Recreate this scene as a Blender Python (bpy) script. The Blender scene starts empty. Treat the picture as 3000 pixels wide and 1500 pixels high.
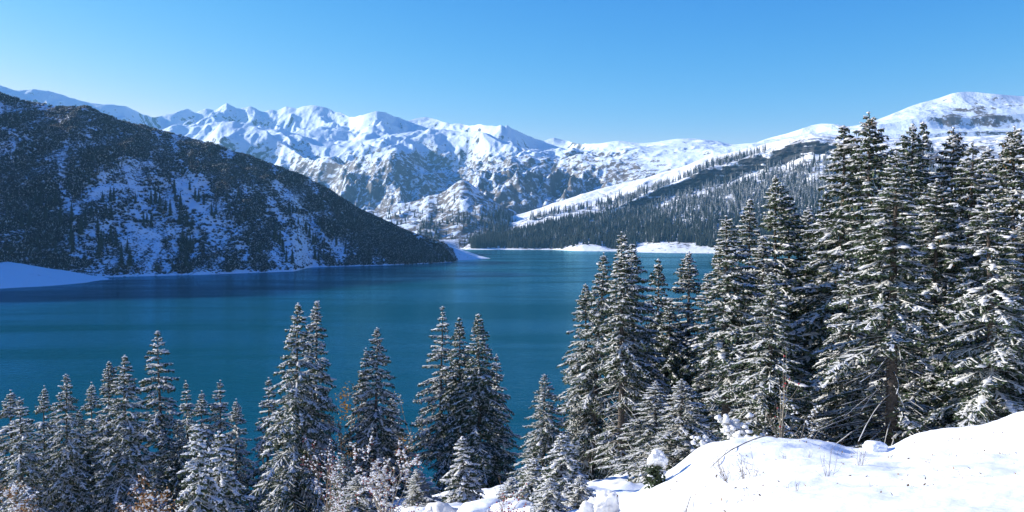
import bpy, math, random
import numpy as np

# ------------------------------------------------------------------ scene, camera, sky, sun
sc = bpy.context.scene
C = sc.collection
CAM_Z = 45.0                      # metres above the lake (lake level is z = 0)
F = 2598.0                        # focal length in photo pixels (3000 wide, 60 degrees)
HORIZON = 680.0                   # photo row of the horizon
PITCH = math.atan((750 - HORIZON) / F)

cam_d = bpy.data.cameras.new('camera')
cam = bpy.data.objects.new('camera', cam_d)
C.objects.link(cam)
cam.location = (0, 0, CAM_Z)
cam.rotation_euler = (math.pi / 2 - PITCH, 0, 0)
cam_d.sensor_width = 36
cam_d.lens = 36 * F / 3000
cam_d.clip_start = 0.5
cam_d.clip_end = 60000
sc.camera = cam

SUN_EL = math.radians(21)
SUN_FWD = math.radians(13)        # the sun stands to the left, this far ahead of square
S = np.array([-math.cos(SUN_EL) * math.cos(SUN_FWD), math.cos(SUN_EL) * math.sin(SUN_FWD), math.sin(SUN_EL)])
w = bpy.data.worlds.new('World')
sc.world = w
w.use_nodes = True
wn, wl = w.node_tree.nodes, w.node_tree.links
bg = wn['Background']
sky = wn.new('ShaderNodeTexSky')
sky.sky_type = 'NISHITA'
sky.sun_disc = False
sky.sun_elevation = SUN_EL
sky.sun_rotation = math.atan2(S[0], S[1])
sky.altitude = 2500
sky.air_density = 1.0
sky.dust_density = 0.3
sky.ozone_density = 4.0
# the photograph's steep, saturated rendering of blue: one tone curve per channel over the whole sky
EXPOSURE = 1.05
sep = wn.new('ShaderNodeSeparateColor'); cmb = wn.new('ShaderNodeCombineColor')
wl.new(sky.outputs[0], sep.inputs[0])
for ch, (gain, power) in enumerate(((118.0, 3.4), (3.25, 1.45), (1.28, 0.5))):
    m1 = wn.new('ShaderNodeMath'); m1.operation = 'MULTIPLY'; m1.inputs[1].default_value = 0.1
    m2 = wn.new('ShaderNodeMath'); m2.operation = 'POWER'; m2.inputs[1].default_value = power
    m3 = wn.new('ShaderNodeMath'); m3.operation = 'MULTIPLY'; m3.inputs[1].default_value = gain
    m4 = wn.new('ShaderNodeMath'); m4.operation = 'SMOOTH_MIN'; m4.inputs[1].default_value = 1.25; m4.inputs[2].default_value = 0.35   # shoulder: white near the sun
    m5 = wn.new('ShaderNodeMath'); m5.operation = 'MULTIPLY'; m5.inputs[1].default_value = 1 / 0.1 / 2 ** EXPOSURE
    wl.new(m3.outputs[0], m4.inputs[0]); wl.new(m4.outputs[0], m5.inputs[0])
    wl.new(sep.outputs[ch], m1.inputs[0]); wl.new(m1.outputs[0], m2.inputs[0]); wl.new(m2.outputs[0], m3.inputs[0]); wl.new(m5.outputs[0], cmb.inputs[ch])
wl.new(cmb.outputs[0], bg.inputs['Color'])
bg.inputs['Strength'].default_value = 0.1

sun_d = bpy.data.lights.new('sun', 'SUN')
sun_d.energy = 5.0
sun_d.angle = math.radians(0.53)
sun_d.color = (1.0, 0.957, 0.885)
sun = bpy.data.objects.new('sun', sun_d)
C.objects.link(sun)
from mathutils import Vector
sun.rotation_euler = Vector(S).to_track_quat('Z', 'Y').to_euler()
sun.location = (0, 0, 300)

sc.view_settings.view_transform = 'Standard'
sc.view_settings.look = 'None'
sc.view_settings.gamma = 1
sc.view_settings.use_curve_mapping = False
sc.view_settings.exposure = EXPOSURE
sc.cycles.max_bounces = 6
sc.cycles.volume_bounces = 0
sc.cycles.transparent_max_bounces = 8

# ------------------------------------------------------------------ helpers
def depth_scale(py):
    v = (750 - np.asarray(py, float)) / F
    return (v * math.cos(PITCH) - math.sin(PITCH)) / (math.cos(PITCH) + v * math.sin(PITCH))

def z_at(py, y):                  # height of the point seen at photo row py when it lies y metres ahead
    return CAM_Z + np.asarray(y, float) * depth_scale(py)

def x_at(px, y):
    return (np.asarray(px, float) - 1500) / F * np.asarray(y, float)

def _hash(ix, iy, seed):
    h = (ix.astype(np.int64) * 374761393 + iy.astype(np.int64) * 668265263 + seed * 974634777) & 0x7fffffff
    h = ((h ^ (h >> 13)) * 1274126177) & 0x7fffffff
    return (h ^ (h >> 16)) & 0xffff

def perlin(x, y, seed=0):
    x0 = np.floor(x); y0 = np.floor(y)
    fx = x - x0; fy = y - y0
    u = fx * fx * fx * (fx * (fx * 6 - 15) + 10); v = fy * fy * fy * (fy * (fy * 6 - 15) + 10)
    def g(dx, dy):
        a = _hash(x0 + dx, y0 + dy, seed) * (2 * math.pi / 65536)
        return np.cos(a) * (fx - dx) + np.sin(a) * (fy - dy)
    return 1.5 * ((g(0, 0) * (1 - u) + g(1, 0) * u) * (1 - v) + (g(0, 1) * (1 - u) + g(1, 1) * u) * v)

def fbm(x, y, octaves=4, seed=0, gain=0.5):
    s = 0; a = 1
    for k in range(octaves):
        s = s + a * perlin(x * 2 ** k, y * 2 ** k, seed + k * 17); a *= gain
    return s

def ridged(x, y, octaves=5, seed=0, gain=0.5):
    s = 0; a = 1; wgt = 1
    for k in range(octaves):
        n = 1 - np.abs(perlin(x * 2 ** k, y * 2 ** k, seed + k * 31))
        n = n * n * wgt
        wgt = np.clip(n * 1.6, 0, 1)
        s = s + a * n; a *= gain
    return s

def smooth(a, lo, hi):
    t = np.clip((a - lo) / (hi - lo), 0, 1)
    return t * t * (3 - 2 * t)

def blur(a, n, axis):
    if n < 1: return a
    k = np.ones(2 * n + 1) / (2 * n + 1)
    pad = [(0, 0), (0, 0)]; pad[axis] = (n, n)
    return np.apply_along_axis(lambda m: np.convolve(m, k, 'valid'), axis, np.pad(a, pad, mode='edge'))

def mesh_from(name, verts, faces, mats, smooth_shade=True, mat_idx=None, attrs=None):
    """verts (n,3); faces (m,k) array of one size, or a list of such arrays"""
    me = bpy.data.meshes.new(name)
    verts = np.asarray(verts, np.float32)
    fl = faces if isinstance(faces, list) else [faces]
    fl = [np.asarray(f, np.int32) for f in fl if len(f)]
    me.vertices.add(len(verts)); me.vertices.foreach_set('co', verts.ravel())
    loops = np.concatenate([f.ravel() for f in fl])
    sizes = np.concatenate([np.full(len(f), f.shape[1], np.int32) for f in fl])
    me.loops.add(len(loops)); me.loops.foreach_set('vertex_index', loops)
    starts = np.concatenate([[0], np.cumsum(sizes)[:-1]]).astype(np.int32)
    me.polygons.add(len(sizes)); me.polygons.foreach_set('loop_start', starts)
    if smooth_shade:
        me.polygons.foreach_set('use_smooth', np.ones(len(sizes), bool))
    if mat_idx is not None:
        me.polygons.foreach_set('material_index', np.asarray(mat_idx, np.int32))
    for m in (mats if isinstance(mats, (list, tuple)) else [mats]):
        me.materials.append(m)
    for k, v in (attrs or {}).items():
        a = me.attributes.new(k, 'FLOAT', 'POINT'); a.data.foreach_set('value', np.asarray(v, np.float32).ravel())
    me.update(calc_edges=True)
    return me

def grid_mesh(name, X, Y, Z, mat, attrs=None):
    r, c = X.shape
    i = np.arange(r * c).reshape(r, c)
    f = np.stack([i[:-1, :-1], i[:-1, 1:], i[1:, 1:], i[1:, :-1]], -1).reshape(-1, 4)
    return mesh_from(name, np.stack([X, Y, Z], -1).reshape(-1, 3), f, mat, True, None, attrs)

def link(name, me, parent=None, **props):
    o = bpy.data.objects.new(name, me)
    C.objects.link(o)
    if parent is not None: o.parent = parent
    for k, v in props.items(): o[k] = v
    return o

def copy_tree(o, parent=None):
    c = o.copy(); C.objects.link(c); c.parent = parent
    for ch in o.children: copy_tree(ch, c)
    return c

def lerp_tab(px, tab):
    t = np.asarray(tab, float)
    return np.interp(px, t[:, 0], t[:, 1])

# ------------------------------------------------------------------ materials
def new_mat(name):
    m = bpy.data.materials.new(name); m.use_nodes = True
    return m, m.node_tree.nodes, m.node_tree.links, m.node_tree.nodes['Principled BSDF']

def N(nodes, kind, **kw):
    n = nodes.new(kind)
    for k, v in kw.items():
        if k.startswith('in_'):
            key = k[3:].replace('_', ' ')
            n.inputs[key].default_value = v
        else: setattr(n, k, v)
    return n

def math_node(nodes, links, op, a, b=None, clamp=False):
    n = nodes.new('ShaderNodeMath'); n.operation = op; n.use_clamp = clamp
    for i, v in enumerate((a, b)):
        if v is None: continue
        if isinstance(v, (int, float)): n.inputs[i].default_value = v
        else: links.new(v, n.inputs[i])
    return n.outputs[0]

def map_range(nodes, links, val, a, b, c=0.0, d=1.0):
    n = nodes.new('ShaderNodeMapRange'); n.interpolation_type = 'SMOOTHSTEP'
    links.new(val, n.inputs[0])
    for i, v in zip((1, 2, 3, 4), (a, b, c, d)): n.inputs[i].default_value = v
    return n.outputs[0]

def mix_col(nodes, links, fac, a, b):
    n = nodes.new('ShaderNodeMix'); n.data_type = 'RGBA'
    if isinstance(fac, float): n.inputs['Factor'].default_value = fac
    else: links.new(fac, n.inputs['Factor'])
    for key, v in (('A', a), ('B', b)):
        if isinstance(v, tuple): n.inputs[key].default_value = v
        else: links.new(v, n.inputs[key])
    return n.outputs['Result']

SNOW = (0.86, 0.88, 0.90, 1)

def noise(nodes, links, vec, scale, detail=4, rough=0.6, dist=0.0):
    n = nodes.new('ShaderNodeTexNoise')
    n.inputs['Scale'].default_value = scale; n.inputs['Detail'].default_value = detail
    n.inputs['Roughness'].default_value = rough; n.inputs['Distortion'].default_value = dist
    links.new(vec, n.inputs['Vector'])
    return n.outputs['Fac']

def terrain_material(name, brush_size, brush_col, brush_col2, rock_col, bump, snow=SNOW):
    """snow, with bare scrub where the mesh attribute 'brush' is high and rock where 'rock' is high"""
    m, nd, lk, bs = new_mat(name)
    co = N(nd, 'ShaderNodeTexCoord').outputs['Object']
    ab = N(nd, 'ShaderNodeAttribute', attribute_name='brush').outputs['Fac']
    ar = N(nd, 'ShaderNodeAttribute', attribute_name='rock').outputs['Fac']
    n1 = noise(nd, lk, co, 1 / brush_size, 6, 0.72)
    n2 = noise(nd, lk, co, 1 / (brush_size * 6), 4, 0.6)
    # brush shows where noise < attribute
    t = math_node(nd, lk, 'ADD', math_node(nd, lk, 'MULTIPLY', n1, 0.8), math_node(nd, lk, 'MULTIPLY', n2, 0.2))
    t = math_node(nd, lk, 'ADD', math_node(nd, lk, 'MULTIPLY', t, 2.6), -0.8)
    d = math_node(nd, lk, 'SUBTRACT', ab, t)
    fb = map_range(nd, lk, d, -0.10, 0.10)
    bc = mix_col(nd, lk, noise(nd, lk, co, 1 / (brush_size * 2.5), 3), brush_col, brush_col2)
    c1 = mix_col(nd, lk, fb, snow, bc)
    r1 = noise(nd, lk, co, 1 / (brush_size * 1.3), 6, 0.7)
    fr = map_range(nd, lk, math_node(nd, lk, 'SUBTRACT', ar, r1), -0.06, 0.06)
    rc = mix_col(nd, lk, noise(nd, lk, co, 1 / (brush_size * 0.8), 5, 0.7), rock_col, tuple(v * 0.45 for v in rock_col[:3]) + (1,))
    c2 = mix_col(nd, lk, fr, c1, rc)
    lk.new(c2, bs.inputs['Base Color'])
    bs.inputs['Roughness'].default_value = 0.75
    bs.inputs['Specular IOR Level'].default_value = 0.2
    b = N(nd, 'ShaderNodeBump'); b.inputs['Strength'].default_value = 1.0; b.inputs['Distance'].default_value = bump
    lk.new(n1, b.inputs['Height']); lk.new(b.outputs[0], bs.inputs['Normal'])
    return m

def snow_material(name='snow', scale=3.0, bump=0.02, col=SNOW):
    m, nd, lk, bs = new_mat(name)
    co = N(nd, 'ShaderNodeTexCoord').outputs['Object']
    n1 = noise(nd, lk, co, scale, 5, 0.55)
    bs.inputs['Base Color'].default_value = col
    bs.inputs['Roughness'].default_value = 0.6
    bs.inputs['Specular IOR Level'].default_value = 0.25
    b = N(nd, 'ShaderNodeBump'); b.inputs['Distance'].default_value = bump; b.inputs['Strength'].default_value = 0.8
    lk.new(n1, b.inputs['Height']); lk.new(b.outputs[0], bs.inputs['Normal'])
    return m

def plain_material(name, c1, c2, scale, rough=0.85, bump=0.0, vary=0.0):
    m, nd, lk, bs = new_mat(name)
    co = N(nd, 'ShaderNodeTexCoord').outputs['Object']
    f = noise(nd, lk, co, scale, 4, 0.65)
    f = map_range(nd, lk, f, 0.35, 0.65)
    c = mix_col(nd, lk, f, c1, c2)
    if vary:
        hs = N(nd, 'ShaderNodeHueSaturation')
        r = N(nd, 'ShaderNodeObjectInfo').outputs['Random']
        lk.new(math_node(nd, lk, 'ADD', math_node(nd, lk, 'MULTIPLY', r, 2 * vary), 1 - vary), hs.inputs['Value'])
        lk.new(c, hs.inputs['Color']); c = hs.outputs[0]
    lk.new(c, bs.inputs['Base Color'])
    bs.inputs['Roughness'].default_value = rough
    bs.inputs['Specular IOR Level'].default_value = 0.25
    if bump:
        b = N(nd, 'ShaderNodeBump'); b.inputs['Distance'].default_value = bump
        lk.new(f, b.inputs['Height']); lk.new(b.outputs[0], bs.inputs['Normal'])
    return m

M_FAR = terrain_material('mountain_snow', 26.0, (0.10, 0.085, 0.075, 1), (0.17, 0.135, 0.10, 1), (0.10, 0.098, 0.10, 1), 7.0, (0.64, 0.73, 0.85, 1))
M_RIGHT = terrain_material('slope_snow', 14.0, (0.10, 0.085, 0.07, 1), (0.19, 0.155, 0.115, 1), (0.055, 0.058, 0.062, 1), 2.5)
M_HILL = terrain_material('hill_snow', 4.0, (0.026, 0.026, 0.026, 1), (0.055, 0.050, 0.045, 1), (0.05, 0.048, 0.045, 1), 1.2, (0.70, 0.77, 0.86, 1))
M_GROUND = snow_material('ground_snow', 7.0, 0.02)
M_SNOW = snow_material('branch_snow', 9.0, 0.02, (0.90, 0.885, 0.86, 1))
def let_light_through(m, share, col):
    nd_, lk_ = m.node_tree.nodes, m.node_tree.links
    tr = nd_.new('ShaderNodeBsdfTranslucent'); tr.inputs['Color'].default_value = col
    mx = nd_.new('ShaderNodeMixShader'); mx.inputs[0].default_value = share
    lk_.new(nd_['Principled BSDF'].outputs[0], mx.inputs[1]); lk_.new(tr.outputs[0], mx.inputs[2])
    lk_.new(mx.outputs[0], nd_['Material Output'].inputs['Surface'])
let_light_through(M_SNOW, 0.38, (0.88, 0.89, 0.90, 1))
M_NEEDLE = plain_material('spruce_needles', (0.021, 0.037, 0.021, 1), (0.056, 0.083, 0.043, 1), 1.5, 0.7, vary=0.25)
let_light_through(M_NEEDLE, 0.18, (0.10, 0.13, 0.05, 1))
M_BARK = plain_material('spruce_bark', (0.05, 0.042, 0.035, 1), (0.12, 0.10, 0.085, 1), 7.0, 0.95, 0.02)
M_TWIG = plain_material('bare_twig', (0.10, 0.075, 0.05, 1), (0.20, 0.15, 0.10, 1), 9.0, 0.9)
M_CONE = plain_material('spruce_cone', (0.17, 0.085, 0.035, 1), (0.27, 0.14, 0.06, 1), 9.0, 0.8)
M_LEAF_BROWN = plain_material('dry_leaf', (0.22, 0.10, 0.03, 1), (0.33, 0.17, 0.06, 1), 5.0, 0.8)
M_LEAF_GOLD = plain_material('golden_leaf', (0.55, 0.30, 0.03, 1), (0.40, 0.20, 0.03, 1), 5.0, 0.8)
M_LEAF_DULL = plain_material('faded_leaf', (0.17, 0.11, 0.06, 1), (0.26, 0.17, 0.08, 1), 5.0, 0.8)
M_BERRY = plain_material('red_berry', (0.30, 0.025, 0.03, 1), (0.22, 0.04, 0.04, 1), 5.0, 0.5)
M_ROCK = plain_material('boulder_stone', (0.16, 0.15, 0.13, 1), (0.36, 0.34, 0.30, 1), 3.0, 0.9, 0.05)

# water: turquoise depth colour under a rippled surface
M_WATER, nd, lk, bs = new_mat('lake_water')
co = N(nd, 'ShaderNodeTexCoord').outputs['Object']
mp = N(nd, 'ShaderNodeMapping'); mp.inputs['Scale'].default_value = (0.45, 1.0, 1.0); lk.new(co, mp.inputs['Vector'])
n1 = noise(nd, lk, mp.outputs[0], 0.55, 4, 0.55)
mp2 = N(nd, 'ShaderNodeMapping'); mp2.inputs['Scale'].default_value = (0.35, 1.0, 1.0); lk.new(co, mp2.inputs['Vector'])
n2 = noise(nd, lk, mp2.outputs[0], 0.011, 4, 0.6, 0.6)
patch = map_range(nd, lk, n2, 0.38, 0.62, 0.45, 1.0)
b = N(nd, 'ShaderNodeBump'); b.inputs['Distance'].default_value = 0.6
lk.new(patch, b.inputs['Strength']); lk.new(n1, b.inputs['Height'])
nd.remove(bs)
dif = N(nd, 'ShaderNodeBsdfDiffuse'); glo = N(nd, 'ShaderNodeBsdfGlossy'); glo.inputs['Roughness'].default_value = 0.10; glo.inputs['Color'].default_value = (0.40, 0.86, 1.0, 1)
lk.new(mix_col(nd, lk, n2, (0.0003, 0.046, 0.066, 1), (0.0006, 0.066, 0.094, 1)), dif.inputs['Color'])
fr = N(nd, 'ShaderNodeFresnel'); fr.inputs['IOR'].default_value = 1.33
lk.new(b.outputs[0], fr.inputs['Normal']); lk.new(b.outputs[0], glo.inputs['Normal'])
ms = N(nd, 'ShaderNodeMixShader')
lk.new(math_node(nd, lk, 'MULTIPLY', fr.outputs[0], map_range(nd, lk, n2, 0.36, 0.64, 0.36, 0.95)), ms.inputs[0])
lk.new(dif.outputs[0], ms.inputs[1]); lk.new(glo.outputs[0], ms.inputs[2])
lk.new(ms.outputs[0], nd['Material Output'].inputs['Surface'])

# far conifers: needles with snow caught on upper faces
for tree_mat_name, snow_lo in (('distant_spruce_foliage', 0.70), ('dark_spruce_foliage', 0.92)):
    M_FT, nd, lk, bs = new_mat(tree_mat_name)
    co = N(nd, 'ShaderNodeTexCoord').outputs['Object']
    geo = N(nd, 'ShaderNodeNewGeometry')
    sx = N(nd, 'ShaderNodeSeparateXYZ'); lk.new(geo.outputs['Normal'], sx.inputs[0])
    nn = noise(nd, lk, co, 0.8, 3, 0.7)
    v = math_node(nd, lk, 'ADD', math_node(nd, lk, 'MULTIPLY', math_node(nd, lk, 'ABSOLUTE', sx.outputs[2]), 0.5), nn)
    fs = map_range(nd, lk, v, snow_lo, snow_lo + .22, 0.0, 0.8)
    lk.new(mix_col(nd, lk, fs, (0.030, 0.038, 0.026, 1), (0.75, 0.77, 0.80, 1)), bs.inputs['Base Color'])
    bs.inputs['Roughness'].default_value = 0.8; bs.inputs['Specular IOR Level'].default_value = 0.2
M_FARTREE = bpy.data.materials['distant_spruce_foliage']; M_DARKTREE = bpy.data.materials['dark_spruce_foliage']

# ------------------------------------------------------------------ terrain sheets from ridge and valley lines
def line_tables(lines, px):
    """each line: list of (px, row, depth); returns depth and height arrays (lines, columns)"""
    D, Z = [], []
    for ln in lines:
        t = np.asarray(ln, float)
        d = np.interp(px, t[:, 0], t[:, 2]); r = np.interp(px, t[:, 0], t[:, 1])
        rb = np.convolve(np.pad(r, 7, mode='edge'), np.ones(15) / 15, 'valid')
        wgt = smooth(px, 1690, 1800) if ln is sky_line else 1.0
        r = r * (1 - wgt) + rb * wgt
        D.append(np.convolve(np.pad(d, 7, mode='edge'), np.ones(15) / 15, 'valid')); Z.append(z_at(r, D[-1]))
    return np.array(D), np.array(Z)

def sheet(lines, px, rows, power=1.3):
    """profile through the lines at every column; slopes steepen towards the crests"""
    D, Z = line_tables(lines, px)
    ds, zs, tau = [], [], []
    for k in range(len(lines) - 1):
        t = np.linspace(0, 1, rows[k], endpoint=(k == len(lines) - 2))[:, None]
        up = Z[k + 1] >= Z[k]
        e = np.where(up, t ** power, 1 - (1 - t) ** power)
        ds.append(D[k] + (D[k + 1] - D[k]) * t)
        zs.append(Z[k] + (Z[k + 1] - Z[k]) * e)
        tau.append(k + t + 0 * D[k])
    return np.concatenate(ds), np.concatenate(zs), np.concatenate(tau)

class Sheet:
    def __init__(self, lines, px, rows, power=1.3):
        self.px = px
        self.D, self.Z, self.tau = sheet(lines, px, rows, power)
        self.X = x_at(px[None, :], self.D)
    def sample(self, c, r):
        """bilinear point at fractional column c and row r"""
        c = np.clip(c, 0, self.X.shape[1] - 1.001); r = np.clip(r, 0, self.X.shape[0] - 1.001)
        c0 = c.astype(int); r0 = r.astype(int); fc = c - c0; fr = r - r0
        def b(A): return (A[r0, c0] * (1 - fc) + A[r0, c0 + 1] * fc) * (1 - fr) + (A[r0 + 1, c0] * (1 - fc) + A[r0 + 1, c0 + 1] * fc) * fr
        return b
    def rows_px(self):
        return 750 - F * np.tan(np.arctan2(self.Z - CAM_Z, self.D) + PITCH)   # photo row of each grid point

def seen_at(sh, px, py, row_lo=0, row_hi=None):
    """first grid point of a sheet (from the near side) that shows at photo pixel px, py"""
    c = int(np.argmin(np.abs(sh.px - px)))
    R = sh.R[:, c]
    hi = row_hi or len(R)
    k = np.nonzero(R[row_lo:hi] <= py)[0]
    if not len(k): return None
    r = row_lo + k[0]
    return sh.X[r, c], sh.D[r, c], sh.Z[r, c]

# --- far mountains
sky_line = [(-900, 120, 5200), (-400, 190, 5600), (0, 243, 6000), (50, 265, 6050), (103, 262, 6100), (147, 265, 6100), (179, 276, 6150),
    (234, 293, 6200), (304, 303, 6200), (375, 307, 6300), (413, 325, 6400), (446, 342, 6600), (462, 339, 6800), (511, 333, 6800), (554, 315, 6900),
    (576, 328, 6900), (592, 320, 6900), (609, 315, 6900), (630, 321, 6900), (641, 317, 6900), (668, 303, 6900), (696, 317, 6900), (739, 311, 6900),
    (772, 330, 6900), (793, 322, 6900), (815, 324, 6900), (840, 310, 6900), (870, 320, 6850), (891, 313, 6850), (924, 311, 6800), (951, 314, 6800),
    (978, 326, 6800), (998, 327, 6700), (1024, 338, 6700), (1041, 338, 6500), (1071, 331, 6400), (1105, 323, 6400), (1131, 329, 6400), (1156, 342, 6500),
    (1195, 355, 6600), (1216, 348, 6600), (1246, 342, 6600), (1267, 346, 6600), (1293, 355, 6500), (1319, 363, 6400), (1348, 361, 6400), (1378, 370, 6300),
    (1400, 364, 6000), (1442, 364, 5900), (1455, 367, 5850), (1468, 364, 5800), (1477, 368, 5800), (1487, 364, 5800), (1498, 374, 5850), (1524, 385, 5900),
    (1558, 399, 6000), (1592, 411, 6000), (1622, 402, 6000), (1643, 408, 6000), (1677, 414, 6000), (1705, 420, 5200), (1752, 418, 5000), (1798, 412, 4900),
    (1826, 410, 4900), (1854, 418, 4850), (1891, 418, 4800), (1938, 413, 4700), (1966, 408, 4700), (1994, 407, 4600), (2045, 408, 4600), (2068, 413, 4600),
    (2096, 413, 4500), (2138, 425, 4400), (2161, 421, 4300), (2208, 417, 4200), (2245, 404, 4200), (2292, 393, 4100), (2338, 378, 4000), (2394, 360, 4000),
    (2418, 362, 3950), (2460, 366, 3900), (2492, 372, 3900), (2585, 344, 3900), (2679, 305, 3900), (2740, 288, 3900), (2795, 270, 3850), (2842, 268, 3850),
    (2911, 275, 3800), (3000, 282, 3800), (3400, 250, 3700), (3900, 200, 3600)]
def shift(line, dpy, dd):
    return [(a, b + dpy, c + dd) for a, b, c in line]
F0 = [(-900, 742, 2300), (3900, 742, 2300)]
F1 = [(-900, 700, 3000), (700, 690, 3000), (920, 650, 3000), (1054, 611, 3000), (1120, 600, 3000), (1199, 587, 2980), (1284, 562, 2960), (1320, 540, 2950), (1348, 515, 2950), (1374, 523, 2950),
    (1404, 549, 2950), (1464, 587, 2900), (1540, 628, 2900), (1620, 655, 2900), (1800, 660, 2900), (3900, 640, 2900)]
F2 = [(-900, 700, 4100), (800, 690, 4100), (1054, 640, 3750), (1199, 622, 3600), (1348, 590, 3480), (1464, 600, 3300), (1540, 625, 3300), (1700, 630, 3300), (2300, 560, 3200), (3900, 520, 3100)]
F3 = [(-900, 480, 5000), (300, 440, 5200), (500, 420, 5200), (603, 392, 5200), (640, 362, 5200), (663, 354, 5200), (717, 360, 5200), (777, 376, 5100), (830, 410, 5000), (880, 448, 4800),
    (926, 478, 4600), (985, 458, 4500), (1024, 470, 4400), (1090, 450, 4350), (1156, 434, 4300), (1200, 458, 4300), (1229, 483, 4300), (1290, 508, 4300), (1327, 524, 4250), (1360, 530, 4200),
    (1395, 504, 4200), (1440, 472, 4200), (1498, 444, 4200), (1541, 440, 4200), (1592, 446, 4200), (1640, 456, 4150), (1700, 440, 4100), (1835, 470, 3900), (2000, 450, 3800), (2150, 432, 3700),
    (2300, 415, 3600), (2500, 398, 3500), (2700, 385, 3400), (3000, 372, 3350), (3900, 330, 3250)]
F4 = [(a, b + (16 if a < 1720 else -6), c + (320 if a < 1720 else 200)) for a, b, c in F3]
F5 = [(-900, 400, 5600), (300, 395, 5750), (446, 378, 5900), (540, 366, 5900), (663, 352, 5900), (800, 372, 5700), (900, 408, 5400), (985, 440, 5300), (1049, 424, 5300), (1113, 397, 5300), (1178, 389, 5300),
    (1240, 383, 5300), (1327, 378, 5300), (1378, 386, 5200), (1440, 395, 5000), (1500, 420, 4900), (1600, 444, 4900), (1705, 432, 4700), (1835, 440, 4350), (2000, 430, 4200), (2150, 428, 4000),
    (2300, 405, 3850), (2500, 384, 3700), (2700, 345, 3640), (3000, 330, 3590), (3900, 265, 3450)]
F6 = [(-900, 330, 5900), (300, 360, 6000), (446, 368, 6250), (663, 345, 6300), (900, 370, 6100), (1049, 395, 5900), (1178, 390, 5850), (1327, 384, 5800), (1440, 392, 5400), (1500, 410, 5350), (1600, 432, 5400),
    (1705, 428, 4900), (1835, 428, 4600), (2000, 421, 4400), (2150, 426, 4150), (2300, 400, 3980), (2500, 376, 3800), (2700, 318, 3780), (3000, 300, 3700), (3900, 225, 3520)]
# the far peaks stand up steeply from the snowfields before them
_pk = np.array([q_ for q_ in F6 if q_[0] >= 1705])
F6 = [(float(a_), float(np.interp(a_, [q_[0] for q_ in sky_line], [q_[1] for q_ in sky_line])) + 56 + 14 * math.sin(a_ / 61.0), float(np.interp(a_, [q_[0] for q_ in sky_line], [q_[2] for q_ in sky_line])) - 330 + 60 * math.sin(a_ / 83.0))
      for a_ in np.arange(-900, 1660, 40)] + [tuple(q_) for q_ in _pk]
F8 = shift(sky_line, 40, 900)
px = np.concatenate([np.linspace(-900, -60, 70), np.linspace(-50, 3050, 1000), np.linspace(3060, 3900, 60)])
far = Sheet([F0, F1, F2, F3, F4, F5, F6, sky_line, F8], px, [52, 14, 92, 20, 66, 24, 72, 12])
X, Y = far.X, far.D
wx = fbm(X / 700, Y / 700, 3, 5) * 160; wy = fbm(X / 700, Y / 700, 3, 9) * 160
amp = np.interp(far.tau, [0, .3, .8, 1, 1.6, 2.0, 2.5, 3, 4, 4.6, 5, 5.8, 6.5, 7, 8], [0, 16, 30, 10, 22, 48, 90, 26, 34, 62, 26, 44, 66, 11, 40])
right_side = smooth(px, 1720, 2300)[None, :]
amp = amp * (1 - 0.70 * smooth(px, 1480, 2000)[None, :])
rel = ridged((X + wx) / 780, (Y + wy) / 1250, 6, 3, 0.5) - 1.3
fine = ridged((X + wx * .3) / 140, (Y + wy * .3) / 230, 4, 43, 0.6) - 0.9
mid = ridged((X + wx * .6) / 330, (Y + wy * .6) / 520, 5, 57, 0.55) - 1.0
bil = np.abs(perlin((X + wx) / 330, (Y + wy) / 260, 77)) - 0.3
far.Z = far.Z + amp * (1.05 * rel + 0.55 * mid + 0.42 * fine * (1 - .45 * smooth(far.Z, 380, 620)) + 0.6 * bil)
far.R = far.rows_px()
alt = far.Z + fbm(X / 300, Y / 300, 3, 61) * 70
brush = 0.62 * smooth(alt, 680, 230) + 0.04
brush = brush * (1 - 0.45 * right_side) - 0.1 * right_side
# patches of scrub and gully rock follow the relief
gz = np.gradient(far.Z, axis=0) / np.maximum(np.abs(np.gradient(Y, axis=0)), 1)
gx = np.gradient(far.Z, axis=1) / np.maximum(np.abs(np.gradient(X, axis=1)), 1)
slope = np.hypot(gz, gx)
brush = brush + 0.22 * smooth(slope, 0.45, 1.0) - 0.1 + 0.10 * fbm(X / 220, Y / 220, 3, 91)
# a scatter of stones and heather high on the rounded summit to the right
summit = np.exp(-((px[None, :] - 2860) / 150) ** 2) * np.exp(-((far.R - 338) / 42) ** 2) * np.clip(1 + 1.2 * fbm(X / 90, Y / 90, 3, 95), 0, 2)
brush = brush + 0.62 * summit
brush = np.clip(brush, -.2, .56) - 0.10 * smooth(far.tau, 1.2, .9) * smooth(far.R, 640, 560)
rock = 0.36 * smooth(slope, 0.75, 1.4) + 0.22 * smooth(slope, 1.2, 2.0)
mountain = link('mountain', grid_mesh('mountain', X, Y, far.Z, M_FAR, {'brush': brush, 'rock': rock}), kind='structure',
                label='snow covered mountain range rising behind the lake', category='mountain')

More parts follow.
